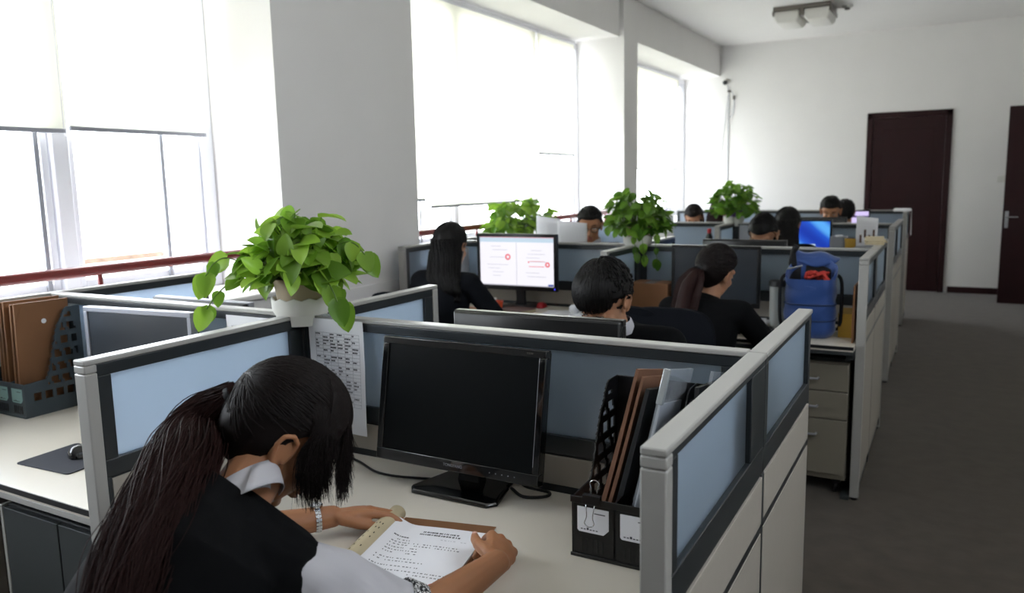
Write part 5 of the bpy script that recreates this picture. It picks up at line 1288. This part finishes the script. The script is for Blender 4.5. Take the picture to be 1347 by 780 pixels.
# mouse pad and mice
def rr_poly(w_, h, rad, n=6):
    out = []
    for cx_, cy_, a0 in ((w_ / 2 - rad, h / 2 - rad, 0), (-w_ / 2 + rad, h / 2 - rad, PI / 2), (-w_ / 2 + rad, -h / 2 + rad, PI), (w_ / 2 - rad, -h / 2 + rad, 1.5 * PI)):
        out += [(cx_ + rad * math.cos(a0 + PI / 2 * i / n), cy_ + rad * math.sin(a0 + PI / 2 * i / n)) for i in range(n + 1)]
    return out
r = thing('mouse_pad', 'dark mouse pad on the left desk', 'mouse pad', (-2.315, 1.355, ZD), 0.06); mb = MB(); mb.prism(rr_poly(0.24, 0.20, 0.012), 0.0003, 0.0035, lambda a, b_, t: (a, b_, t)); mb.build('rubber_sheet', pad_m, r, bevel=0.0008)
def mouse(label, loc, rz, m, m2=None):
    r = thing('computer_mouse', label, 'mouse', loc, rz); mb = MB()
    rings = []
    for q in np.linspace(0, 1, 12):
        t = q * PI; y = -0.055 * math.cos(t); wv = 0.030 * (math.sin(t) ** 0.5) + 0.001; hz = 0.034 * (math.sin(t) ** 0.6) * (1 - 0.25 * (y / 0.055)) + 0.002
        rings.append([V((wv * math.cos(a), y, max(0.0008, hz * math.sin(a)))) for a in [PI * 2 * i / 20 for i in range(20)]])
    mb.rings(rings); mb.build('shell', m, r, smooth=60)
    mb = MB(); mb.lathe([(0.0075, -0.003), (0.0085, 0), (0.0075, 0.003)], (0, 0.030, 0.0235), 16, Matrix.Rotation(PI / 2, 3, 'Y')); mb.build('scroll_wheel', m2 or mattk_m, r, smooth=40)
mouse('glossy black mouse on the dark mouse pad', (-2.30, 1.395, ZD + 0.0036), -0.2, gloss_m, silver_m)
mouse('red mouse beside the lit document screen', (-2.30, 4.50, ZD), 0.2, redp_m)
mouse('black mouse on the backpack desk beside the cup', (-0.80, 4.20, ZD), 0.2, black_m)

# ------------------------------------------------------------------ second-row left desk
r = thing('notebook', 'brown notebook lying below the lit document screen', 'notebook', (-2.36, 4.27, ZD), -0.25); mb = MB(); mb.bb(-0.10, 0.10, -0.075, 0.075, 0.0005, 0.003); mb.bb(-0.10, 0.10, -0.075, 0.075, 0.019, 0.022); mb.bb(-0.102, -0.097, -0.075, 0.075, 0.0005, 0.022); mb.build('cover', brownb_m, r, bevel=0.001)
mb = MB(); mb.bb(-0.0968, 0.097, -0.072, 0.072, 0.0031, 0.0189); mb.build('pages', paper2_m, r)
r = thing('patterned_box', 'small flowered box beside the orange cap on the second row desk', 'box', (-2.575, 4.26, ZD), 0.1); mb = MB(); mb.bb(-0.055, 0.055, -0.04, 0.04, 0.0005, 0.075); mb.build('carton', bag_m, r, bevel=0.002); mb = MB(); mb.bb(-0.056, 0.056, -0.041, 0.041, 0.055, 0.078); mb.build('lid', tray_m, r, bevel=0.002)
mb = MB(); rl = random.Random(3)
for q in range(6): mb.lathe([(0.006, 0), (0.006, 0.0005)], (-0.045 + 0.018 * q, -0.0405, 0.02 + 0.025 * rl.random()), 8, Matrix.Rotation(PI / 2, 3, 'X'))
mb.build('flower_print', redp_m, r)
r = thing('plastic_cup', 'orange cup below the left corner of the lit document screen', 'cup', (-2.46, 4.20, ZD)); mb = MB(); mb.lathe([(0.028, 0.0005), (0.034, 0.04), (0.038, 0.072), (0.035, 0.072), (0.031, 0.04), (0.026, 0.004)], n=28); mb.build('bowl', orange_m, r, smooth=40); mb = MB(); mb.lathe([(0.039, 0.068), (0.040, 0.076), (0.036, 0.076)], n=28, caps=False); mb.build('rim', orange_m, r, smooth=40)
ph = thing('telephone', 'white desk telephone with a light handset left of the bending man', 'telephone', (-1.83, 4.22, ZD), -0.5)
mb = MB(); mb.rings([[V((sx * 0.085, sy * 0.10, 0.0005 if k_ == 0 else (0.035 + 0.028 * (1 if sy > 0 else 0)))) for sx, sy in ((-1, -1), (1, -1), (1, 1), (-1, 1))] for k_ in (0, 1)]); mb.build('base', phone_m, ph, bevel=0.008)
mb = MB(); mb.chain(bez([(-0.055, -0.09, 0.062), (-0.06, -0.03, 0.088), (-0.06, 0.04, 0.105), (-0.055, 0.10, 0.098)], 4), [0.018] * 13, 10); mb.cap((-0.055, -0.09, 0.062), 0.026, (-0.055, -0.08, 0.052), 0.026); mb.cap((-0.055, 0.10, 0.098), 0.026, (-0.055, 0.095, 0.088), 0.026); mb.build('handset', phone_m, ph, smooth=60)
for q in range(12):
    mb = MB(); cx_, cy_ = 0.005 + 0.024 * (q % 3), -0.06 + 0.024 * (q // 3); zz = 0.035 + 0.028 * ((cy_ + 0.10) / 0.20); mb.bb(cx_ - 0.008, cx_ + 0.008, cy_ - 0.008, cy_ + 0.008, zz - 0.002, zz + 0.004); mb.build('key', lampd_m, ph, bevel=0.001)
r = thing('document_papers', 'loose white papers on the desk left of the telephone', 'papers', (-2.08, 4.25, ZD), 0.15)
for q in range(3):
    mb = MB(); a = 0.12 * q - 0.1; Rm = Matrix.Rotation(a, 3, 'Z'); mb.box((0.015 * q, 0.01 * q, 0.0012 + 0.0016 * q), (0.21, 0.29, 0.0012), Rm); mb.build('sheet', paper_m, r)
kb = thing('keyboard', 'black keyboard in front of the lit document screen', 'keyboard', (-2.44, 4.115, ZD), 0.02); mb = MB(); mb.bb(-0.22, 0.22, -0.06, 0.06, 0.0005, 0.016); mb.build('body', black_m, kb, bevel=0.004)
mb = MB()
for rw in range(5):
    for q in range(20): mb.bb(-0.21 + q * 0.021, -0.193 + q * 0.021, -0.052 + rw * 0.021, -0.035 + rw * 0.021, 0.016, 0.021)
mb.build('keys', mattk_m, kb)
# papers standing on partition top behind the lit screen
def stand_paper(label, loc, rz, w_, h, bend, m=paper_m, name='paper_sheet', tip=0.0):
    r = thing(name, label, 'paper', loc, rz); mb = MB(); mb.grid(lambda a, b_: (-w_ / 2 + w_ * a, bend * (2 * a - 1) ** 2 + tip * b_, h * b_ + 0.02 * (1 - a) * b_), 12, 6); mb.build('page', m, r, smooth=180, solid=0.0012); return r
stand_paper('open white document standing behind the lit screen, its left page', (-2.44, 4.86, 1.12), -0.25, 0.21, 0.225, 0.02)
stand_paper('grey-white document standing behind the lit screen, its right page', (-2.24, 4.84, 1.10), 0.1, 0.21, 0.215, 0.02)
r = thing('document_stand', 'low bookstand holding the white documents behind the lit screen', 'stand', (-2.34, 4.885, ZD)); mb = MB(); mb.bb(-0.20, 0.20, -0.05, 0.05, 0.0005, 0.012); mb.bb(-0.19, 0.19, 0.015, 0.022, 0.012, 0.42); mb.bb(-0.20, 0.20, -0.05, 0.022, 0.300, 0.310); mb.build('rack', bag_m, r, bevel=0.002)
bag = thing('paper_bag', 'grey paper carrier bag with white rope handles by the second row window', 'bag', (-2.90, 4.40, ZD), 0.1)
mb = MB(); n_ = 4
mb.rings([[V((sx * (0.085 + 0.004 * (z > .1)), sy * (0.045 if z < 0.25 else 0.038), z)) for sx, sy in ((-1, -1), (1, -1), (1, 1), (-1, 1))] for z in (0.0005, 0.15, 0.30, 0.385)], caps=False); mb.add([(-0.085, -0.045, 0.0005), (0.085, -0.045, 0.0005), (0.085, 0.045, 0.0005), (-0.085, 0.045, 0.0005)], [(0, 1, 2, 3)]); mb.build('carrier', bag_m, bag, smooth=30, solid=0.0015)
for s in (-1, 1):
    mb = MB(); mb.tube(bez([(-0.04, s * 0.039, 0.36), (-0.042, s * 0.038, 0.41), (-0.02, s * 0.032, 0.47), (0.02, s * 0.032, 0.47), (0.042, s * 0.038, 0.41), (0.04, s * 0.039, 0.36)], 5), 0.004, 8); mb.build('rope_handle', tray_m, bag, smooth=180)
slab('ring_binder', 'white and green binder standing at the left of the second row divider', 'binder', (-1.735, 4.12, ZD), 0.25, 0.34, 0.028, shirt_m, 0, 0)
slab('ring_binder', 'dark teal binder standing left of the white binder at the second row divider', 'binder', (-1.775, 4.12, ZD), 0.25, 0.33, 0.028, green_lbl, 0, 0)
slab('ring_binder', 'dark binder leftmost at the second row divider', 'binder', (-1.815, 4.13, ZD), 0.25, 0.335, 0.028, dark_m, 0, 0)

# ------------------------------------------------------------------ backpack desk
bp = thing('backpack', 'open blue backpack with red cloth inside on the aisle-side desk', 'backpack', (-0.605, 4.20, ZD), 0.05)
def bpr(z, t):
    sq = lambda c: abs(c) ** 0.7 * (1 if c > 0 else -1)
    g = np.interp(z, [0, 0.03, 0.12, 0.25, 0.34], [0.86, 1.0, 1.03, 1.0, 1.02]); wv = 1 + 0.03 * math.sin(z * 60 + 2 * math.sin(2 * t)) + 0.02 * math.sin(5 * t + z * 25)
    return V((0.120 * g * sq(math.cos(t)) * wv, 0.098 * g * sq(math.sin(t)) * wv, z))
TS = [2 * PI * i / 48 for i in range(48)]
mb = MB(); zs = list(np.linspace(0.001, 0.30, 16)); rings = [[bpr(z, t) for t in TS] for z in zs]
def lip(z, t, q, dz): p = bpr(z, t); back = 0.060 * math.sin(t) - 0.012 * max(0, -math.sin(t)); return V((p.x * q, p.y * q, z + dz + back))
rings += [[lip(0.315, t, 1.0, 0.0) for t in TS], [lip(0.325, t, 0.98, 0.012 + 0.006 * math.sin(6 * t)) for t in TS], [lip(0.325, t, 0.92, 0.012) for t in TS], [lip(0.31, t, 0.88, 0) for t in TS], [V((bpr(0.2, t).x * 0.86, bpr(0.2, t).y * 0.86, 0.20)) for t in TS]]
mb.rings(rings); mb.build('bag_body', blue_m, bp, smooth=70)
mb = MB(); mb.rings([[V((bpr(0.2, t).x * 0.855, bpr(0.2, t).y * 0.855, z + 0.055 * math.sin(t) * q)) for t in TS] for z, q in ((0.205, 0), (0.26, 0.6), (0.298, 1))], caps=False); mb.build('lining', strap_m, bp, smooth=70)
mb = MB()
mb.grid(lambda a, b_: (-0.115 + 0.22 * a + 0.02 * b_, 0.078 + 0.055 * b_ * b_, 0.355 + 0.075 * b_ * (1 - 0.45 * a) + 0.010 * math.sin(8 * a + 3 * b_)), 14, 8); mb.build('lid_flap', blue_m, bp, smooth=180, solid=0.008)
mb = MB(); rl = random.Random(8)
for q in range(9): mb.chain(bez([(rl.uniform(-.03, .09), rl.uniform(-.03, .06), 0.285), (rl.uniform(-.03, .09), rl.uniform(-.03, .05), 0.325), (rl.uniform(-.03, .09), rl.uniform(-.03, .05), 0.30)], 4), [0.008] * 9, 8)
remeshed(mb, 'red_lining', redc_m, bp, 0.004, 3)
mb = MB(); mb.tube([bpr(0.17, t) * 1.012 for t in TS + [0]], 0.005, 6); mb.tube([bpr(0.09, t) * 1.012 for t in TS + [0]], 0.004, 6); mb.build('seam_band', blued_m, bp, smooth=180)
for s in (-1, 1):
    mb = MB(); mb.tube(bez([(s * 0.115, 0.05, 0.315), (s * 0.142, 0.0, 0.29), (s * 0.148, -0.02, 0.2), (s * 0.142, 0.0, 0.06), (s * 0.115, 0.04, 0.03)], 5), 0.009, 8); mb.build('shoulder_strap', strap_m, bp, smooth=180)
mb = MB(); mb.chain([(-0.10, 0.07, 0.36), (-0.10, 0.075, 0.42), (-0.09, 0.07, 0.44)], [0.022, 0.014, 0.016], 8); mb.box((-0.085, 0.07, 0.447), (0.03, 0.016, 0.022), Matrix.Rotation(0.5, 3, 'Y')); mb.build('buckle', strap_m, bp, smooth=60)
mb = MB(); mb.tube(bez([(-0.11, -0.04, 0.345), (-0.07, -0.075, 0.358), (-0.04, -0.05, 0.365)], 4), 0.004, 6); mb.build('zip_edge', silver_m, bp, smooth=180)
cup = thing('drinking_tumbler', 'clear tumbler with a dark lid left of the blue backpack', 'tumbler', (-0.80, 4.37, ZD))
mb = MB(); mb.lathe([(0.034, 0.0005), (0.037, 0.02), (0.041, 0.235), (0.039, 0.235), (0.035, 0.02), (0.030, 0.006)], n=28); mb.build('beaker', cup_m, cup, smooth=40); mb = MB(); mb.lathe([(0.043, 0.225), (0.044, 0.25), (0.040, 0.256), (0.01, 0.258)], n=28); mb.build('lid', mattk_m, cup, smooth=40)
r = thing('card_box', 'mustard yellow box beside the backpack against the aisle partition', 'box', (-0.435, 4.30, ZD)); mb = MB(); mb.bb(-0.035, 0.03, -0.10, 0.10, 0.0005, 0.12); mb.build('carton', yellow_m, r, bevel=0.002); mb = MB(); mb.bb(-0.036, 0.031, -0.101, 0.101, 0.10, 0.123); mb.build('lid', yellow_m, r, bevel=0.002)
slab('document_folder', 'tan folder upright between the yellow box and the aisle partition', 'folder', (-0.389, 4.08, ZD), 0.25, 0.28, 0.012, kraft_m, 0, 0)
r = thing('document_papers', 'crumpled pile of white papers left of the tumbler on the backpack desk', 'papers', (-0.95, 4.36, ZD), 0.1); rl = random.Random(12)
for q in range(4):
    mb = MB(); Rm = Matrix.Rotation(rl.uniform(-.4, .4), 3, 'Z'); ox, oy = rl.uniform(-.02, .02), rl.uniform(-.02, .02)
    mb.grid(lambda a, b_: Rm @ V((0.19 * (a - .5), 0.26 * (b_ - .5), 0.003 + 0.006 * q + 0.008 * abs(math.sin(a * 4 + q)) * math.sin(PI * b_))) + V((ox, oy, 0)), 12, 12); mb.build('sheet', paper_m, r, smooth=180)
kb2 = thing('keyboard', 'black keyboard half under the papers on the backpack desk', 'keyboard', (-1.13, 4.14, ZD), 0.02); mb = MB(); mb.bb(-0.20, 0.20, -0.06, 0.06, 0.0005, 0.016); mb.build('body', black_m, kb2, bevel=0.004)
mb = MB()
for rw in range(5):
    for q in range(19): mb.bb(-0.195 + q * 0.0205, -0.178 + q * 0.0205, -0.052 + rw * 0.021, -0.035 + rw * 0.021, 0.016, 0.021)
mb.build('keys', mattk_m, kb2)
r = thing('cardboard_box', 'brown cardboard box by the second row divider, left of the dark monitor', 'box', (-1.535, 4.47, ZD)); mb = MB(); mb.bb(-0.115, 0.115, -0.085, 0.085, 0.0005, 0.205); mb.build('carton', kraft_m, r, bevel=0.003); mb = MB(); mb.bb(-0.03, 0.03, -0.0855, 0.0855, 0.205, 0.2058); mb.build('packing_tape', clear_m, r)
r = thing('patterned_cup', 'white cup with a red pattern beside the brown cardboard box', 'cup', (-1.55, 4.20, ZD)); mb = MB(); mb.lathe([(0.03, 0.0005), (0.036, 0.02), (0.04, 0.085), (0.037, 0.085), (0.033, 0.02), (0.027, 0.006)], n=28); mb.build('body', tray_m, r, smooth=40)
mb = MB()
for q in range(10): a = 2 * PI * q / 10; mb.box((0.0395 * math.cos(a), 0.0395 * math.sin(a), 0.06), (0.004, 0.012, 0.018), Matrix.Rotation(a, 3, 'Z'))
mb.build('red_pattern', redp_m, r); mb = MB(); mb.tube(bez([(0.036, 0, 0.07), (0.062, 0, 0.065), (0.062, 0, 0.035), (0.035, 0, 0.028)], 4), 0.005, 8); mb.build('handle', tray_m, r, smooth=180)
# third row and beyond
stand_paper('red and white brochure leaning on the aisle partition, third row', (-0.55, 6.50, ZD + 0.27), 0.0, 0.15, 0.215, 0.0, tip=0.0)
r = thing('brochure_rack', 'grey brochure holder under the red and white brochure, third row', 'holder', (-0.55, 6.53, ZD)); mb = MB(); mb.bb(-0.09, 0.09, -0.05, 0.05, 0.0005, 0.265); mb.build('holder', bag_m, r, bevel=0.003); mb = MB(); [mb.bb(-0.05 + 0.03 * q, -0.035 + 0.03 * q, -0.034, -0.0335, 0.30 + 0.04 * (q % 2), 0.36 + 0.04 * (q % 2)) for q in range(4)]; mb.build('red_print', brownb_m, r)
r = thing('tissue_box', 'white box beside the blue desktop screen', 'box', (-0.755, 6.60, ZD)); mb = MB(); mb.bb(-0.06, 0.06, -0.06, 0.06, 0.0005, 0.34); mb.build('carton', bag_m, r, bevel=0.004); mb = MB(); mb.bb(-0.03, 0.03, -0.02, 0.02, 0.34, 0.35); mb.build('tissue', paper_m, r, bevel=0.002)
r = thing('pencil_cup', 'yellow cup right of the white box, third row', 'cup', (-0.665, 6.52, ZD)); mb = MB(); mb.lathe([(0.035, 0.0005), (0.04, 0.325), (0.036, 0.325), (0.03, 0.01)], n=24); mb.build('body', yellow_m, r, smooth=40); mb = MB(); mb.lathe([(0.041, 0.30), (0.043, 0.328), (0.036, 0.33)], n=24, caps=False); mb.build('rim', yellow_m, r, smooth=40)
def pile(label, loc, rz, n, w_, h, th, m, name='document_pile'):
    r = thing(name, label, 'papers', loc, rz); rr = random.Random(n)
    for q in range(n): mb = MB(); mb.box((rr.uniform(-.004, .004), rr.uniform(-.006, .006), th * (q + 0.5) + 0.0006), (w_, h, th * 0.92), Matrix.Rotation(rr.uniform(-.08, .08), 3, 'Z')); mb.build('sheet', m, r, bevel=0.0008)
pile('cream papers lying on the aisle partition top past the backpack desk', (X2A - 0.03, 5.02, TOP), 0.1, 4, 0.10, 0.36, 0.006, paper2_m)
pile('white papers draped along the last aisle partition tops near the closed door', (-0.46, 9.45, TOP), 0.05, 4, 0.16, 0.40, 0.005, paper_m)
sheet('white paper strip hanging off the last aisle partition, by the closed door', (-0.375, 9.42, TOP + 0.02), PI / 2, 0.10, 0.28, 0.004, table=False)
r = thing('picture_frame', 'small framed note standing left of the black-haired woman, third row', 'frame', (-1.44, 6.62, ZD + 0.20)); mb = MB(); [mb.bb(*q) for q in ((-0.10, -0.09, -0.006, 0.006, 0, 0.23), (0.09, 0.10, -0.006, 0.006, 0, 0.23), (-0.0899, 0.0899, -0.006, 0.006, 0, 0.01), (-0.0899, 0.0899, -0.006, 0.006, 0.22, 0.23))]; mb.build('rim', mattk_m, r, bevel=0.001); mb = MB(); mb.bb(-0.089, 0.089, -0.002, 0.004, 0.011, 0.219); mb.build('note', bag_m, r); mb = MB(); mb.bb(0.0, 0.05, -0.004, -0.0021, 0.09, 0.15); mb.build('yellow_note', yellow_m, r)
r = thing('book_stack', 'plain box under the framed note, third row', 'box', (-1.44, 6.62, ZD)); mb = MB(); mb.bb(-0.11, 0.11, -0.07, 0.07, 0.0005, 0.198); mb.build('carton', bag_m, r, bevel=0.003)
stand_paper('white paper standing by the window on the third row desk', (-2.30, 6.86, ZD + 0.002), 0.2, 0.25, 0.48, 0.03)
r = thing('pen_bottle', 'dark bottle standing on the third row window-side desk', 'bottle', (-1.83, 6.80, ZD)); mb = MB(); mb.lathe([(0.028, 0.0005), (0.03, 0.02), (0.03, 0.30), (0.016, 0.34)], n=20); mb.build('body', mattk_m, r, smooth=40); mb = MB(); mb.lathe([(0.018, 0.335), (0.018, 0.37), (0.012, 0.375)], n=18); mb.build('cap', redp_m, r, smooth=40)
stand_paper('white leaf of paper sticking up at the left of the farthest women', (-2.55, 7.35, ZD + 0.20), 0.3, 0.22, 0.26, 0.03)
r = thing('bookend', 'grey bookend holding the white leaf upright at the farthest women’s desk'.replace('’', "'"), 'bookend', (-2.55, 7.37, ZD)); mb = MB(); mb.bb(-0.11, 0.11, -0.05, 0.05, 0.0005, 0.197); mb.build('block', bag_m, r, bevel=0.003)

# ================================================================== PLANTS
def leaf(mb, p, dirv, nrm, L, curl=0.35, fold=0.25, w_=0.40):
    d = V(dirv).normalized(); n = V(nrm); n = n - d * n.dot(d); n = n.normalized() if n.length > 1e-4 else d.orthogonal().normalized(); s = d.cross(n)
    NS = 7; W = [0.30, 0.86, 1.0, 0.93, 0.74, 0.42, 0.0]; T_ = [-0.08, 0.04, 0.22, 0.42, 0.64, 0.84, 1.0]; vs = []; p = V(p)
    for i in range(NS):
        t = T_[i]; ang = curl * t * t; c = p + d * (L * (t - 0.18 * curl * t ** 3)) - n * (L * 0.5 * ang); mid = p + d * (L * (max(t, 0) - 0.18 * curl * t ** 3)) - n * (L * 0.5 * ang)
        hw = W[i] * w_ * L
        vs += [c + s * hw + n * (hw * fold), c + s * hw * 0.5 + n * (hw * fold * 0.28), mid, c - s * hw * 0.5 + n * (hw * fold * 0.28), c - s * hw + n * (hw * fold)]
    fs = [(i * 5 + j, i * 5 + j + 1, (i + 1) * 5 + j + 1, (i + 1) * 5 + j) for i in range(NS - 1) for j in range(4)]
    mb.add(vs, fs)
def plant(label, loc, pot, n, rad, hgt, Ls, seed, lm, potm=terra_m, vines=(), tray=None, flat=0.0, name='potted_pothos', droop=0.3, azb=None, emin=-0.25):
    """pot: (r_top, r_bottom, height)"""
    r = thing(name, label, 'plant', loc); rr = random.Random(seed); rt, rb_, ph_ = pot
    mb = MB(); mb.lathe([(rb_, 0.0005), (rt * 0.98, ph_ * 0.9), (rt * 1.05, ph_ * 0.9), (rt * 1.05, ph_), (rt * 0.93, ph_), (rt * 0.90, ph_ * 0.85)], n=40); mb.build('pot', potm, r, smooth=40)
    mb = MB(); mb.lathe([(0.001, ph_ * 0.87), (rt * 0.91, ph_ * 0.86)], n=24, caps=True); mb.build('soil', soil_m, r)
    fo = MB(); st = MB(); top = V((0, 0, ph_))
    for i in range(n):
        az = rr.uniform(0, 2 * PI); el = math.asin(rr.uniform(emin, 1.0)); q = rr.uniform(0.45, 1.0) ** 0.6
        e = V((math.cos(az) * math.cos(el) * rad[0], math.sin(az) * math.cos(el) * rad[1], max(-0.06, math.sin(el)) * hgt)) * q + top
        if e.z < ph_ and math.hypot(e.x, e.y) < rt * 1.15: continue
        outv = V((math.cos(az), math.sin(az), 0)); dirv = (outv * rr.uniform(0.4, 1.0) + V((rr.gauss(0, .35), rr.gauss(0, .35), rr.uniform(-0.9, 0.35)))).normalized()
        nrm = (V((0, 0, 1)) * 0.8 + outv * 0.7 + V((rr.gauss(0, .3), rr.gauss(0, .3), 0)))
        L = rr.uniform(*Ls); leaf(fo, e, dirv, nrm, L, rr.uniform(0.1, 0.7), rr.uniform(0.1, 0.4), rr.uniform(0.34, 0.44))
        b0 = top + V((math.cos(az), math.sin(az), 0)) * rt * rr.uniform(0.1, 0.7) - V((0, 0, 0.02))
        st.tube(bez([b0, b0.lerp(e, 0.5) + V((0, 0, 0.035)), e], 4), 0.0018, 5)
    for vn in vines:
        pts = bez([V(p) for p in vn], 6); st.tube(pts, 0.0022, 6); m_ = max(2, len(pts) // 5)
        for j in range(2, len(pts), 5):
            t = (pts[min(j + 1, len(pts) - 1)] - pts[j - 1]).normalized(); dv = (t * 0.5 + V((rr.gauss(0, .3), rr.gauss(0, .3), -0.6))).normalized(); leaf(fo, pts[j], dv, V((0.5, -0.7, 0.5)), rr.uniform(Ls[0] * 0.8, Ls[1] * 0.85), 0.2, 0.2, 0.40)
        leaf(fo, pts[-1], (pts[-1] - pts[-3]).normalized() + V((0, 0, -0.4)), V((0.5, -0.7, 0.4)), Ls[1] * 0.75, 0.2, 0.2, 0.40)
    fo.build('foliage', lm, r, smooth=180, fix=False); st.build('stems', stem_m, r, smooth=180); return r
def pot_tray(label, x, y, z, R_=0.088):
    r = thing('pot_tray', label, 'tray', (x, y, z)); mb = MB(); N = 48
    sc_ = lambda t: 0.004 * math.cos(12 * t)
    prof = [(R_ * 0.80, -0.001, 0), (R_ * 0.92, -0.001, 0), (R_, 0.012, 0), (R_ * 1.03, 0.050, 1), (R_ * 0.99, 0.051, 1), (R_ * 0.95, 0.012, 0), (R_ * 0.6, 0.006, 0), (0.004, 0.006, 0)]
    mb.rings([[V((math.cos(t) * q, math.sin(t) * q, zz + (sc_(t) if w2 else 0))) for t in [2 * PI * i / N for i in range(N)]] for q, zz, w2 in [(0.004, -0.001, 0)] + prof]); mb.build('dish', tray_m, r, smooth=40)
    mb = MB()
    for a0 in (PI / 4, 3 * PI / 4, 5 * PI / 4, 7 * PI / 4):      # four skirts gripping between the panels
        n = 8; out = []
        for i in range(n + 1): t = a0 - 0.48 + 0.96 * i / n; out.append(t)
        mb.rings([[V((math.cos(t) * q, math.sin(t) * q, zz)) for q, zz in ((R_ * 0.90, -0.0012), (R_ * 0.82, -0.034), (R_ * 0.77, -0.034), (R_ * 0.85, -0.0012))] for t in out])
    mb.build('clamp_skirt', tray_m, r, smooth=40); return r
pot_tray('white scalloped tray under the nearest potted plant', XD, S1, TOP + 0.0012)
plant('bright green trailing plant in a clay pot on the partition above the near woman', (XD, S1, TOP + 0.0012 + 0.0065), (0.082, 0.066, 0.105), 175, (0.165, 0.165), 0.215, (0.062, 0.105), 3, leaf_m,
      vines=[[(-0.06, -0.03, 0.10), (-0.13, -0.10, 0.12), (-0.18, -0.16, 0.07), (-0.205, -0.19, 0.02)], [(-0.06, -0.04, 0.10), (-0.15, -0.13, 0.17), (-0.18, -0.17, 0.16), (-0.20, -0.19, 0.12)], [(0.06, -0.01, 0.10), (0.14, -0.02, 0.12), (0.19, -0.04, 0.08), (0.215, -0.05, 0.03)],
             [(0.05, 0.03, 0.1), (0.12, 0.04, 0.2), (0.17, 0.06, 0.21), (0.21, 0.07, 0.17)], [(0.05, -0.03, 0.1), (0.13, -0.06, 0.14), (0.19, -0.07, 0.09), (0.22, -0.08, 0.05)]], emin=-0.05)
pot_tray('white scalloped tray under the plant behind the bent-over man', X2D, S2, TOP + 0.0012)
plant('bushy trailing plant on the second row partition post behind the bent-over man', (X2D, S2, TOP + 0.0077), (0.080, 0.064, 0.10), 240, (0.195, 0.21), 0.235, (0.05, 0.08), 5, leaf2_m,
      vines=[[(0.03, -0.06, 0.10), (0.06, -0.12, 0.08), (0.08, -0.13, 0.0), (0.09, -0.13, -0.08)], [(0.08, -0.02, 0.10), (0.13, -0.06, 0.06), (0.14, -0.07, -0.03), (0.15, -0.07, -0.11)], [(0.0, -0.06, 0.10), (0.02, -0.12, 0.05), (0.03, -0.125, -0.02), (0.04, -0.13, -0.06)]])
plant('light green plant in a clay pot on the window sill behind the lit screen', (-3.10, 5.72, SILL + 0.031), (0.105, 0.085, 0.165), 260, (0.17, 0.52), 0.25, (0.055, 0.10), 6, leaf_m,
      vines=[[(0.05, -0.06, 0.16), (0.10, -0.22, 0.20), (0.12, -0.36, 0.12), (0.12, -0.44, 0.06)], [(0.03, -0.06, 0.16), (0.08, -0.25, 0.26), (0.10, -0.40, 0.27), (0.10, -0.52, 0.25)]])
pot_tray('white scalloped tray under the farthest plant', X2D, S3, TOP + 0.0012)
plant('farthest dark green plant in a violet pot, in front of the white far wall', (X2D, S3, TOP + 0.0077), (0.075, 0.06, 0.10), 150, (0.21, 0.21), 0.25, (0.06, 0.10), 9, leaf2_m, potm=violet_m)
